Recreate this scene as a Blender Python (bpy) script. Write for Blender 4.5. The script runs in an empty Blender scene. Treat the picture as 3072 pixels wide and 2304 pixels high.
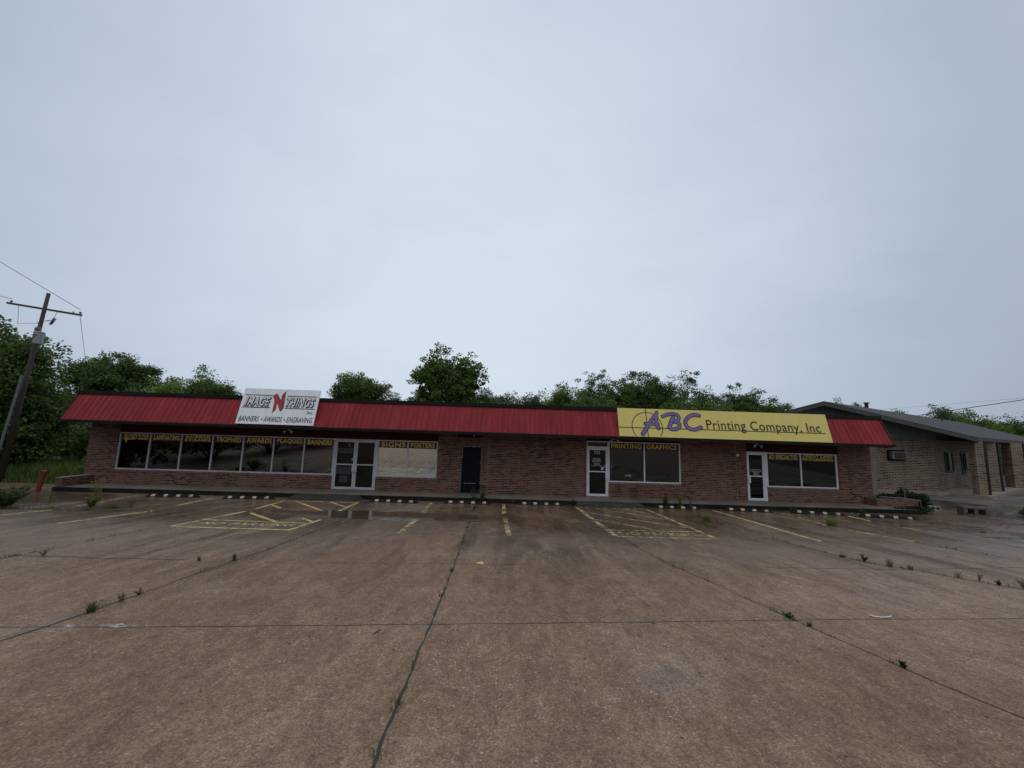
import bpy, math, random
import numpy as np
from mathutils import Vector, Matrix
random.seed(7)
RNG = np.random.default_rng(11)
SC = bpy.context.scene
COL = SC.collection

# ------------------------------------------------------------------ camera (surveyed from the photograph)
F = 1154.0
PIT, ROL, YAW = math.radians(7.2), math.radians(1.78), math.radians(1.3)
CAM = np.array([0.0, -17.4, 2.69])
FW = np.array([math.sin(YAW)*math.cos(PIT), math.cos(YAW)*math.cos(PIT), math.sin(PIT)])
_r0 = np.array([math.cos(YAW), -math.sin(YAW), 0.0]); _u0 = np.cross(_r0, FW)
RT = math.cos(ROL)*_r0 + math.sin(ROL)*_u0
UP = math.cos(ROL)*_u0 - math.sin(ROL)*_r0

def ray(px, py):
    return FW + (px-1536)/F*RT - (py-1152)/F*UP
def at(px, py, Y):
    d = ray(px, py); return CAM + (Y-CAM[1])/d[1]*d

cam = bpy.data.cameras.new('camera'); camo = bpy.data.objects.new('camera', cam); COL.objects.link(camo)
M = Matrix.Identity(4)
for i in range(3):
    M[i][0], M[i][1], M[i][2], M[i][3] = RT[i], UP[i], -FW[i], CAM[i]
camo.matrix_world = M
cam.sensor_width = 36; cam.lens = 36*F/3072; cam.clip_end = 3000; cam.clip_start = 0.05
SC.camera = camo

# ------------------------------------------------------------------ ground height
def zg(x, y):
    if y > -1.2: return -0.18
    return -0.18 + 0.06*min(-1.2-y, 32.8)

# ------------------------------------------------------------------ materials
MATS = {}
def nt(name):
    m = bpy.data.materials.new(name); m.use_nodes = True
    t = m.node_tree; t.nodes.clear()
    out = t.nodes.new('ShaderNodeOutputMaterial'); b = t.nodes.new('ShaderNodeBsdfPrincipled')
    t.links.new(b.outputs[0], out.inputs[0]); MATS[name] = m
    return m, t, b, out
def N(t, typ, **kw):
    n = t.nodes.new(typ)
    for k, v in kw.items():
        if k in n.inputs: n.inputs[k].default_value = v
        else: setattr(n, k, v)
    return n
def c4(c): return (c[0], c[1], c[2], 1)
def noise(t, vec, scale, detail=4, rough=.55, dist=0):
    n = N(t, 'ShaderNodeTexNoise'); n.inputs['Scale'].default_value = scale; n.inputs['Detail'].default_value = detail
    n.inputs['Roughness'].default_value = rough; n.inputs['Distortion'].default_value = dist
    t.links.new(vec, n.inputs['Vector']); return n.outputs['Fac']
def ramp(t, fac, p0, c0, p1, c1):
    r = N(t, 'ShaderNodeValToRGB'); e = r.color_ramp.elements
    e[0].position = p0; e[1].position = p1
    e[0].color = c4(c0) if hasattr(c0, '__len__') else (c0, c0, c0, 1)
    e[1].color = c4(c1) if hasattr(c1, '__len__') else (c1, c1, c1, 1)
    t.links.new(fac, r.inputs[0]); return r.outputs[0]
def mix(t, fac, a, b, mode='MIX'):
    n = N(t, 'ShaderNodeMix', data_type='RGBA', blend_type=mode)
    for s, v in ((0, fac), (6, a), (7, b)):
        if isinstance(v, bpy.types.NodeSocket): t.links.new(v, n.inputs[s])
        elif s == 0: n.inputs[0].default_value = v
        else: n.inputs[s].default_value = c4(v)
    return n.outputs[2]
def mth(t, op, a, b=None, c=None, clamp=False):
    n = N(t, 'ShaderNodeMath', operation=op); n.use_clamp = clamp
    for i, v in enumerate((a, b, c)):
        if v is None: continue
        if isinstance(v, bpy.types.NodeSocket): t.links.new(v, n.inputs[i])
        else: n.inputs[i].default_value = v
    return n.outputs[0]
def objco(t, scale=(1, 1, 1), world=True):
    if world:
        g = N(t, 'ShaderNodeNewGeometry').outputs['Position']
    else:
        g = N(t, 'ShaderNodeTexCoord').outputs['Object']
    if scale == (1, 1, 1): return g
    m = N(t, 'ShaderNodeMapping'); m.inputs['Scale'].default_value = scale
    t.links.new(g, m.inputs[0]); return m.outputs[0]
def bump(t, b, h, strength, dist=.01):
    n = N(t, 'ShaderNodeBump'); n.inputs['Strength'].default_value = strength; n.inputs['Distance'].default_value = dist
    t.links.new(h, n.inputs['Height']); t.links.new(n.outputs[0], b.inputs['Normal'])
def plain(name, col, rough=.6, metal=0, var=.18, scale=3.0, bmp=0, spec=.5, col2=None, stretch=(1, 1, 1), world=False):
    m, t, b, o = nt(name)
    v = objco(t, stretch, world)
    f = noise(t, v, scale, 6)
    lo = [c*(1-var) for c in col] if col2 is None else col2
    hi = [min(1, c*(1+var)) for c in col] if col2 is None else col
    t.links.new(ramp(t, f, .32, lo, .68, hi), b.inputs['Base Color'])
    b.inputs['Roughness'].default_value = rough; b.inputs['Metallic'].default_value = metal
    b.inputs['Specular IOR Level'].default_value = spec
    if bmp: bump(t, b, noise(t, v, scale*12, 3), bmp)
    return m

def brick(name, c1, c2, mortar, dark, bw=.211, rh=.0725, vert=False, off=.5, ms=.0058, darkamt=.5, blotch=None):
    m, t, b, o = nt(name)
    s = N(t, 'ShaderNodeSeparateXYZ'); t.links.new(objco(t), s.inputs[0])
    cm = N(t, 'ShaderNodeCombineXYZ')
    u = mth(t, 'ADD', s.outputs[0], s.outputs[1])
    t.links.new(u, cm.inputs[0]); t.links.new(s.outputs[2], cm.inputs[1])
    br = N(t, 'ShaderNodeTexBrick'); t.links.new(cm.outputs[0], br.inputs['Vector'])
    br.offset = off; br.inputs['Scale'].default_value = 1
    br.inputs['Brick Width'].default_value = bw; br.inputs['Row Height'].default_value = rh
    br.inputs['Mortar Size'].default_value = ms; br.inputs['Mortar Smooth'].default_value = .2
    br.inputs['Color1'].default_value = (0, 0, 0, 1); br.inputs['Color2'].default_value = (1, 1, 1, 1)
    br.inputs['Mortar'].default_value = (.5, .5, .5, 1); br.inputs['Bias'].default_value = 0
    # stepped random tone per brick
    tone = br.outputs['Color']
    r = N(t, 'ShaderNodeValToRGB'); t.links.new(tone, r.inputs[0]); r.color_ramp.interpolation = 'LINEAR'
    e = r.color_ramp.elements; e[0].position = 0; e[0].color = c4(dark); e[1].position = 1; e[1].color = c4(c2)
    x = e.new(darkamt*.60); x.color = c4([.80*dark[i]+.20*c1[i] for i in range(3)]); x = e.new(darkamt*.85); x.color = c4([1.05*v for v in c1])
    big = noise(t, objco(t), .9, 5, .6)
    col = mix(t, ramp(t, big, .40, 0.0, .66, .75), r.outputs[0], blotch or [c*1.25 for c in c1])
    fine = noise(t, objco(t), 22, 3)
    col = mix(t, .55, col, ramp(t, fine, .3, .35, .7, 1.0), 'MULTIPLY')
    mort = mix(t, ramp(t, noise(t, objco(t), 2.2, 4), .35, 0.0, .7, 1.0), mortar, [c*.62 for c in mortar])
    col = mix(t, br.outputs['Fac'], col, mort)
    # grime: damp splash band near the base, streaks
    st = noise(t, objco(t, (2.5, 2.5, .35)), 1.4, 5)
    col = mix(t, ramp(t, st, .55, 0.0, .8, .45), col, [.03, .022, .02])
    t.links.new(col, b.inputs['Base Color'])
    b.inputs['Roughness'].default_value = .85; b.inputs['Specular IOR Level'].default_value = .3
    inv = mth(t, 'SUBTRACT', 1.0, br.outputs['Fac'])
    bump(t, b, mth(t, 'ADD', inv, mth(t, 'MULTIPLY', fine, .4)), .6, .006)
    return m

brick('red_brick', (.165, .056, .041), (.225, .100, .072), (.42, .32, .27), (.030, .010, .009), darkamt=.62, blotch=(.18, .082, .060))
brick('red_brick_rowlock', (.17, .055, .042), (.21, .09, .07), (.34, .26, .23), (.05, .016, .014), bw=.073, rh=.30, off=0, ms=.011)
brick('tan_brick', (.145, .084, .060), (.20, .135, .096), (.42, .345, .28), (.022, .012, .011), bw=.30, rh=.082, darkamt=.50, ms=.014, blotch=(.25, .18, .115))

def paint_ribs():
    m, t, b, o = nt('red_metal')
    f = noise(t, objco(t, (1, .5, .5)), 1.3, 6, .6)
    st = noise(t, objco(t, (9, .5, .5)), 1.0, 6, .7)
    col = mix(t, ramp(t, f, .3, 0.0, .75, 1.0), (.18, .012, .014), (.28, .022, .026))
    col = mix(t, ramp(t, st, .48, 0.0, .75, .55), col, (.33, .055, .055))
    dk = noise(t, objco(t, (5, .8, .8)), 1.3, 6, .7)
    col = mix(t, ramp(t, dk, .52, 0.0, .75, .6), col, (.13, .012, .014))
    dots = noise(t, objco(t), 9, 1)
    col = mix(t, ramp(t, dots, .80, 0.0, .82, .8), col, (.5, .3, .28))
    t.links.new(col, b.inputs['Base Color'])
    b.inputs['Roughness'].default_value = .62; b.inputs['Specular IOR Level'].default_value = .22
paint_ribs()
plain('black_flashing', (.012, .013, .015), .75, bmp=.1, col2=(.020, .020, .023), scale=2, spec=.15)
plain('soffit_board', (.02, .016, .016), .8, spec=.12)
plain('soffit_edge', (.06, .058, .058), .8, spec=.12)
plain('maroon_panel', (.055, .008, .010), .6, var=.25, spec=.12)
plain('aluminium', (.54, .54, .56), .42, .25, var=.10, scale=4)
plain('white_door_frame', (.72, .72, .73), .45, .1, var=.08, scale=4)
plain('grey_trim', (.20, .185, .16), .75, var=.12)
plain('tar_roof', (.03, .03, .032), .9)
plain('dark_door', (.006, .007, .014), .45, var=.3, scale=20, spec=.12)
plain('door_wear', (.34, .31, .28), .8, var=.5, scale=30)
plain('purple_banner', (.11, .020, .062), .55, var=.35, scale=1.6, spec=.25)
plain('yellow_vinyl', (.74, .60, .10), .55, var=.15, scale=6)
plain('white_vinyl', (.62, .62, .64), .6, var=.08)
plain('paper', (.30, .31, .36), .8, var=.1)
plain('dim_paper', (.045, .045, .058), .8, var=.1)
plain('grey_plaque', (.060, .062, .066), .6)
plain('interior', (.02, .018, .016), .9)
plain('fixture_white', (.55, .55, .53), .5)
plain('fixture_brown', (.09, .025, .02), .6)
plain('navy_paint', (.012, .014, .035), .5, var=.1)
plain('crimson_paint', (.36, .022, .020), .5, var=.12)
plain('violet_paint', (.175, .125, .32), .5, var=.10)
plain('black_paint', (.012, .011, .010), .5, var=.1)
plain('rubber', (.009, .010, .012), .55, var=.3, scale=5, spec=.12)
plain('stop_stripe', (.38, .31, .22), .6, var=.45, scale=9, spec=.2)
plain('asphalt_ramp', (.040, .036, .034), .8, var=.35, scale=5, bmp=.5, world=True, spec=.12)
plain('road_asphalt', (.06, .06, .06), .85, world=True)
plain('orange_post', (.17, .024, .009), .55, var=.3, scale=6)
plain('pole_wood', (.060, .046, .036), .9, var=.45, scale=5, bmp=.4, stretch=(6, 6, .5))
plain('old_timber', (.075, .06, .05), .9, var=.35, scale=5)
plain('transformer_grey', (.29, .31, .32), .5, var=.1)
plain('ceramic', (.10, .10, .11), .3)
plain('wire', (.02, .02, .02), .6)
plain('pvc_grey', (.15, .165, .17), .5, var=.3, scale=8)
plain('green_siding', (.12, .165, .145), .8, var=.18, scale=2, stretch=(4, 4, .4))
plain('grey_shingle', (.052, .049, .049), .9, var=.35, scale=8, bmp=.3, world=True)
plain('fascia_brown', (.066, .064, .060), .7)
plain('downpipe_brown', (.03, .018, .02), .6)
plain('teal_frame', (.022, .045, .048), .6)
plain('dark_glass', (.010, .012, .014), .05, var=.1)
plain('concrete_pale', (.25, .215, .18), .85, var=.25, scale=2.5, bmp=.2, world=True)
plain('cinder_block', (.10, .085, .066), .9, var=.25, scale=10, bmp=.3)
plain('block_pale', (.30, .29, .27), .8)
plain('litter_white', (.60, .58, .55), .7)
plain('dry_leaf', (.10, .06, .035), .8)
plain('twig', (.05, .035, .025), .85)
plain('yellow_leaf', (.52, .40, .16), .7)
plain('rusty_pipe', (.16, .17, .19), .5, .4)

def sign_board(name, col, dirt, amt):
    m, t, b, o = nt(name)
    f = noise(t, objco(t, (3, .6, .6)), 1.5, 6, .65)
    g = noise(t, objco(t), 7, 5, .7)
    k = mth(t, 'MULTIPLY', ramp(t, f, .42, 0.0, .8, 1.0), ramp(t, g, .4, 0.0, .75, amt))
    t.links.new(mix(t, k, col, dirt), b.inputs['Base Color']); b.inputs['Roughness'].default_value = .5
sign_board('white_board', (.84, .85, .86), (.30, .31, .32), .75)
sign_board('yellow_board', (.72, .585, .165), (.45, .36, .11), .6)

def glass(name, refl, tint):
    m, t, b, o = nt(name)
    t.nodes.remove(b)
    g = N(t, 'ShaderNodeBsdfGlossy'); g.inputs['Roughness'].default_value = .012
    g.inputs['Color'].default_value = (.93, .97, .95, 1)
    w = noise(t, objco(t), 1.1, 2)
    bp = N(t, 'ShaderNodeBump'); bp.inputs['Strength'].default_value = .02; bp.inputs['Distance'].default_value = .05
    t.links.new(w, bp.inputs['Height']); t.links.new(bp.outputs[0], g.inputs['Normal'])
    tr = N(t, 'ShaderNodeBsdfTransparent'); tr.inputs['Color'].default_value = c4(tint)
    lw = N(t, 'ShaderNodeFresnel'); lw.inputs['IOR'].default_value = 1.5
    fac = mth(t, 'MAXIMUM', lw.outputs[0], refl)
    mx = N(t, 'ShaderNodeMixShader'); t.links.new(fac, mx.inputs[0]); t.links.new(tr.outputs[0], mx.inputs[1]); t.links.new(g.outputs[0], mx.inputs[2])
    t.links.new(mx.outputs[0], o.inputs[0])
glass('glass_plain', .12, (.06, .065, .065))
glass('glass_tinted', .20, (.06, .065, .065))
glass('glass_film', .78, (.10, .10, .10))
glass('glass_mid', .075, (.06, .065, .07))
glass('glass_door', .04, (.10, .11, .12))

def concrete():
    m, t, b, o = nt('lot_concrete')
    p = objco(t)
    s = N(t, 'ShaderNodeSeparateXYZ'); t.links.new(p, s.inputs[0]); X, Y = s.outputs[0], s.outputs[1]
    big = noise(t, p, .22, 6, .6); med = noise(t, p, 1.3, 6, .62); fin = noise(t, p, 14, 4, .7); grit = noise(t, p, 55, 3, .75)
    col = mix(t, ramp(t, big, .36, 0.0, .64, 1.0), (.250, .151, .093), (.358, .238, .158))
    col = mix(t, ramp(t, med, .35, 0.0, .75, .75), col, (.212, .130, .084))
    # greyer, paler bays at left and right
    xl = mth(t, 'SMOOTH_MIN', 1.0, mth(t, 'MAXIMUM', mth(t, 'MULTIPLY', mth(t, 'SUBTRACT', mth(t, 'ABSOLUTE', X), 5.0), .14), 0.0), .1)
    col = mix(t, mth(t, 'MULTIPLY', xl, .8, clamp=True), col, (.300, .228, .180))
    gp = noise(t, p, .55, 4, .6)
    col = mix(t, ramp(t, gp, .58, 0.0, .72, .45), col, (.295, .236, .205))
    # brown rain-wash stains running toward the building; broken up by noise
    stv = noise(t, objco(t, (1.0, .13, 1)), .95, 7, .66, .5)
    band = mth(t, 'MULTIPLY', ramp(t, mth(t, 'MULTIPLY_ADD', Y, 1/14.0, 1.0), .10, 0.0, .36, 1.0), ramp(t, noise(t, p, .4, 4), .35, .25, .6, 1.0))
    stv2 = noise(t, objco(t, (2.6, .22, 1)), .9, 7, .68, .6)
    stain = mth(t, 'MULTIPLY', mth(t, 'MAXIMUM', ramp(t, stv, .50, 0.0, .57, 1.0), ramp(t, stv2, .54, 0.0, .66, .85)), band, clamp=True)
    wetband = mth(t, 'MULTIPLY', ramp(t, mth(t, 'MULTIPLY_ADD', Y, 1/14.0, 1.0), .22, 0.0, .54, 1.0), ramp(t, noise(t, objco(t, (.5, .22, 1)), .9, 6, .62), .34, .45, .56, 1.0))
    col = mix(t, mth(t, 'MULTIPLY', wetband, .72), col, (.098, .058, .033))
    col = mix(t, mth(t, 'MULTIPLY', stain, .80), col, (.072, .040, .021))
    tan = noise(t, objco(t, (.35, .8, 1)), 1.1, 5, .6)
    tanm = mth(t, 'MULTIPLY', ramp(t, mth(t, 'MULTIPLY_ADD', Y, 1/14.0, 1.0), .52, 0.0, .72, 1.0), ramp(t, tan, .52, 0.0, .66, .75))
    col = mix(t, tanm, col, (.19, .115, .050))
    # exposed aggregate
    v = N(t, 'ShaderNodeTexVoronoi'); v.inputs['Scale'].default_value = 34; t.links.new(p, v.inputs['Vector'])
    sv = N(t, 'ShaderNodeSeparateColor'); t.links.new(v.outputs['Color'], sv.inputs[0])
    peb = mth(t, 'MULTIPLY', ramp(t, v.outputs['Distance'], .25, 1.0, .42, 0.0), ramp(t, sv.outputs[0], .72, 0.0, .78, 1.0))
    peb = mth(t, 'MULTIPLY', peb, ramp(t, noise(t, p, .8, 4, .6), .35, .25, .65, 1.0))
    pc = mix(t, sv.outputs[1], (.40, .33, .25), (.55, .50, .43))
    col = mix(t, mth(t, 'MULTIPLY', peb, .78), col, pc)
    v2 = N(t, 'ShaderNodeTexVoronoi'); v2.inputs['Scale'].default_value = 95; t.links.new(p, v2.inputs['Vector'])
    s2 = N(t, 'ShaderNodeSeparateColor'); t.links.new(v2.outputs['Color'], s2.inputs[0])
    col = mix(t, .85, col, ramp(t, s2.outputs[0], 0.0, .60, 1.0, 1.28), 'MULTIPLY')
    col = mix(t, .8, col, ramp(t, grit, .32, .58, .68, 1.28), 'MULTIPLY')
    col = mix(t, .6, col, ramp(t, fin, .32, .60, .68, 1.22), 'MULTIPLY')
    mid2 = noise(t, objco(t, (1.0, .45, 1)), 4.5, 6, .72, .6)
    col = mix(t, .8, col, ramp(t, mid2, .34, .66, .64, 1.16), 'MULTIPLY')
    # puddle: shallow standing water in the low strip
    dx = mth(t, 'MULTIPLY', mth(t, 'ADD', X, 3.3), 1/4.6); dy = mth(t, 'MULTIPLY', mth(t, 'ADD', Y, 5.05), 1/1.05)
    r2 = mth(t, 'ADD', mth(t, 'MULTIPLY', dx, dx), mth(t, 'MULTIPLY', dy, dy))
    pn = noise(t, objco(t, (.5, 1.6, 1)), 1.5, 5, .65)
    pud = ramp(t, mth(t, 'ADD', r2, mth(t, 'MULTIPLY_ADD', pn, 2.6, -1.3)), .55, 1.0, .78, 0.0)
    dx2 = mth(t, 'MULTIPLY', mth(t, 'ADD', X, 15.6), 1/2.2); dy2 = mth(t, 'MULTIPLY', mth(t, 'ADD', Y, 3.2), 1/1.7)
    r22 = mth(t, 'ADD', mth(t, 'MULTIPLY', dx2, dx2), mth(t, 'MULTIPLY', dy2, dy2))
    pud2 = ramp(t, mth(t, 'ADD', r22, mth(t, 'MULTIPLY_ADD', pn, 2.4, -1.2)), .6, .6, .95, 0.0)
    pud = mth(t, 'MAXIMUM', pud, pud2)
    col = mix(t, mth(t, 'MULTIPLY', pud, .6), col, (.07, .05, .04))
    t.links.new(col, b.inputs['Base Color'])
    damp = mth(t, 'MULTIPLY', wetband, ramp(t, noise(t, p, .9, 4), .30, 0.25, .55, 1.0))
    sheen = mth(t, 'MULTIPLY', ramp(t, mth(t, 'MULTIPLY_ADD', Y, 1/14.0, 1.0), .30, 0.0, .55, 1.0), ramp(t, noise(t, objco(t, (.6, .35, 1)), 1.1, 6, .65), .48, 0.0, .56, 1.0))
    damp = mth(t, 'MAXIMUM', damp, sheen)
    rg = mth(t, 'SUBTRACT', .68, mth(t, 'MULTIPLY', damp, .52))
    rg = mth(t, 'SUBTRACT', rg, mth(t, 'MULTIPLY', pud, .62), clamp=True)
    rg = mth(t, 'MAXIMUM', rg, .04)
    t.links.new(rg, b.inputs['Roughness']); t.links.new(mth(t, 'MULTIPLY_ADD', mth(t, 'MAXIMUM', damp, pud), .48, .16, clamp=True), b.inputs['Specular IOR Level'])
    bp = N(t, 'ShaderNodeBump'); bp.inputs['Distance'].default_value = .012
    t.links.new(mth(t, 'SUBTRACT', .75, mth(t, 'MULTIPLY', pud, .74)), bp.inputs['Strength'])
    t.links.new(mth(t, 'ADD', mth(t, 'ADD', mth(t, 'MULTIPLY', grit, .6), mth(t, 'MULTIPLY', fin, .6)), mth(t, 'MULTIPLY', peb, .4)), bp.inputs['Height'])
    t.links.new(bp.outputs[0], b.inputs['Normal'])
concrete()

def worn(name, col, keep):
    m, t, b, o = nt(name)
    p = objco(t)
    f = noise(t, p, 5, 6, .75)
    f2 = noise(t, p, 38, 3, .7)
    a = ramp(t, mth(t, 'ADD', mth(t, 'MULTIPLY', f, .7), mth(t, 'MULTIPLY', f2, .3)), keep-.03, 0.0, keep+.05, 1.0)
    t.links.new(mix(t, ramp(t, noise(t, p, 2.5, 4), .3, 0.0, .7, 1.0), [c*.72 for c in col], col), b.inputs['Base Color'])
    b.inputs['Roughness'].default_value = .7
    tr = N(t, 'ShaderNodeBsdfTransparent'); mx = N(t, 'ShaderNodeMixShader')
    t.links.new(a, mx.inputs[0]); t.links.new(tr.outputs[0], mx.inputs[1]); t.links.new(b.outputs[0], mx.inputs[2])
    t.links.new(mx.outputs[0], o.inputs[0])
worn('line_paint', (.62, .47, .19), .445)
worn('line_paint_faded', (.58, .44, .19), .495)
worn('joint_dark', (.030, .026, .022), .36)
worn('loose_dirt', (.105, .080, .062), .50)
worn('pale_spall', (.50, .48, .45), .50)

def sidewalk_mat():
    m, t, b, o = nt('walk_concrete')
    p = objco(t)
    col = mix(t, ramp(t, noise(t, p, .8, 6, .6), .35, 0.0, .65, 1.0), (.115, .092, .075), (.185, .158, .135))
    s = N(t, 'ShaderNodeSeparateXYZ'); t.links.new(p, s.inputs[0])
    n = N(t, 'ShaderNodeNewGeometry'); sn = N(t, 'ShaderNodeSeparateXYZ'); t.links.new(n.outputs['Normal'], sn.inputs[0])
    col = mix(t, .6, col, ramp(t, noise(t, p, 16, 4, .7), .3, .7, .7, 1.15), 'MULTIPLY')
    t.links.new(col, b.inputs['Base Color']); b.inputs['Roughness'].default_value = .6
    bump(t, b, noise(t, p, 40, 3), .3)
sidewalk_mat()
plain('kerb_black', (.016, .015, .015), .75, var=.4, scale=3, world=True, spec=.12)

def soil():
    m, t, b, o = nt('soil')
    p = objco(t)
    col = mix(t, ramp(t, noise(t, p, .5, 6, .65), .4, 0.0, .6, 1.0), (.045, .060, .020), (.075, .058, .038))
    t.links.new(col, b.inputs['Base Color']); b.inputs['Roughness'].default_value = .95
    bump(t, b, noise(t, p, 6, 5, .7), .8, .05)
soil()
def bankm():
    m, t, b, o = nt('gravel_bank')
    p = objco(t)
    col = mix(t, ramp(t, noise(t, p, 1.2, 6, .65), .38, 0.0, .62, 1.0), (.065, .055, .048), (.17, .145, .125))
    col = mix(t, .7, col, ramp(t, noise(t, p, 18, 4, .75), .3, .5, .7, 1.3), 'MULTIPLY')
    t.links.new(col, b.inputs['Base Color']); b.inputs['Roughness'].default_value = .9
    bump(t, b, noise(t, p, 20, 4, .7), .7, .02)
bankm()

def leafm(name, a, bcol, trans=.35):
    m, t, b, o = nt(name)
    g = N(t, 'ShaderNodeNewGeometry')
    big = noise(t, objco(t), .55, 3)
    f = mth(t, 'ADD', mth(t, 'MULTIPLY', g.outputs['Random Per Island'], .6), mth(t, 'MULTIPLY', big, .5))
    r = ramp(t, f, .2, a, .9, bcol)
    t.links.new(r, b.inputs['Base Color']); b.inputs['Roughness'].default_value = .55; b.inputs['Specular IOR Level'].default_value = .25
    tl = N(t, 'ShaderNodeBsdfTranslucent'); t.links.new(mix(t, 1.0, r, (1.0, 1.15, .6), 'MULTIPLY'), tl.inputs[0])
    mx = N(t, 'ShaderNodeMixShader'); mx.inputs[0].default_value = trans
    t.links.new(b.outputs[0], mx.inputs[1]); t.links.new(tl.outputs[0], mx.inputs[2]); t.links.new(mx.outputs[0], o.inputs[0])
leafm('leaf_dark', (.038, .070, .020), (.160, .220, .066))
leafm('leaf_mid', (.056, .092, .024), (.205, .275, .078))
leafm('leaf_far', (.056, .082, .046), (.150, .195, .105))
leafm('leaf_bright', (.14, .22, .04), (.30, .40, .09))
leafm('shrub_dark', (.018, .030, .012), (.055, .080, .030))
leafm('weed_green', (.045, .075, .022), (.115, .16, .050))
leafm('weed_yellow', (.13, .14, .045), (.27, .25, .09))
leafm('weed_dry', (.14, .10, .055), (.24, .18, .10))
leafm('grass_verge', (.065, .095, .024), (.19, .22, .062))
plain('bark', (.055, .045, .038), .95, var=.4, scale=6, bmp=.5, stretch=(4, 4, .6))

# ------------------------------------------------------------------ mesh helpers
class MB:
    def __init__(s): s.v, s.f = [], []
    def add(s, vs, fs):
        k = len(s.v); s.v += [tuple(map(float, v)) for v in vs]; s.f += [tuple(i+k for i in f) for f in fs]; return s
    def box(s, x0, x1, y0, y1, z0, z1):
        return s.add([(x0, y0, z0), (x1, y0, z0), (x1, y1, z0), (x0, y1, z0), (x0, y0, z1), (x1, y0, z1), (x1, y1, z1), (x0, y1, z1)],
                     [(0, 3, 2, 1), (4, 5, 6, 7), (0, 1, 5, 4), (1, 2, 6, 5), (2, 3, 7, 6), (3, 0, 4, 7)])
    def quad(s, *p): return s.add(p, [tuple(range(len(p)))])
    def obox(s, o, ex, ey, ez, a, b, c):   # oriented box: origin corner + a*ex, b*ey, c*ez
        o, ex, ey, ez = map(np.array, (o, ex, ey, ez))
        P = [o+i*a*ex+j*b*ey+k*c*ez for k in (0, 1) for j in (0, 1) for i in (0, 1)]
        return s.add(P, [(0, 2, 3, 1), (4, 5, 7, 6), (0, 1, 5, 4), (2, 6, 7, 3), (0, 4, 6, 2), (1, 3, 7, 5)])
    def tube(s, pts, rad, n=8, cap=True):
        pts = [np.array(p, float) for p in pts]
        if not hasattr(rad, '__len__'): rad = [rad]*len(pts)
        k = len(s.v); up = np.array([.31, .17, .93])
        for i, p in enumerate(pts):
            d = pts[min(i+1, len(pts)-1)]-pts[max(i-1, 0)]; d = d/(np.linalg.norm(d)+1e-9)
            a = np.cross(d, up)
            if np.linalg.norm(a) < .15: a = np.cross(d, np.array([1., 0, 0]))
            a /= np.linalg.norm(a); b = np.cross(d, a)
            for j in range(n):
                t = 2*math.pi*j/n; s.v.append(tuple(p+rad[i]*(math.cos(t)*a+math.sin(t)*b)))
        for i in range(len(pts)-1):
            for j in range(n):
                s.f.append((k+i*n+j, k+i*n+(j+1) % n, k+(i+1)*n+(j+1) % n, k+(i+1)*n+j))
        if cap:
            s.f.append(tuple(k+j for j in range(n))[::-1]); s.f.append(tuple(k+(len(pts)-1)*n+j for j in range(n)))
        return s
    def loft(s, rings):
        k = len(s.v); n = len(rings[0])
        for r in rings: s.v += [tuple(map(float, p)) for p in r]
        for i in range(len(rings)-1):
            for j in range(n):
                s.f.append((k+i*n+j, k+i*n+(j+1) % n, k+(i+1)*n+(j+1) % n, k+(i+1)*n+j))
        s.f.append(tuple(k+j for j in range(n))[::-1]); s.f.append(tuple(k+(len(rings)-1)*n+j for j in range(n)))
        return s

def tag(o, label=None, cat=None, group=None, kind=None):
    if label: o['label'] = label
    if cat: o['category'] = cat
    if group: o['group'] = group
    if kind: o['kind'] = kind
    return o
def wl(o):
    v = Vector((0, 0, 0))
    while o is not None: v += o.location; o = o.parent
    return v
def mk(name, mb, mat, parent=None, smooth=False):
    me = bpy.data.meshes.new(name); me.from_pydata(mb.v, [], mb.f); me.update()
    me.materials.append(MATS[mat])
    if smooth: me.polygons.foreach_set('use_smooth', [True]*len(me.polygons))
    o = bpy.data.objects.new(name, me); COL.objects.link(o)
    if parent is not None:
        o.parent = parent; o.location = -wl(parent)
    return o
def root(name, loc, label, cat, group=None):
    o = bpy.data.objects.new(name, None); COL.objects.link(o); o.location = loc; o.empty_display_size = .2
    return tag(o, label, cat, group)
def recenter(o, p):
    o.data.transform(Matrix.Translation(-Vector(p))); o.location = o.location + Vector(p); return o
def struct(name, mb, mat, smooth=False):
    return tag(mk(name, mb, mat, smooth=smooth), kind='structure')
def copy_tree(o, parent=None):
    c = o.copy(); COL.objects.link(c); c.parent = parent
    for ch in list(o.children): copy_tree(ch, c)
    return c

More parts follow.
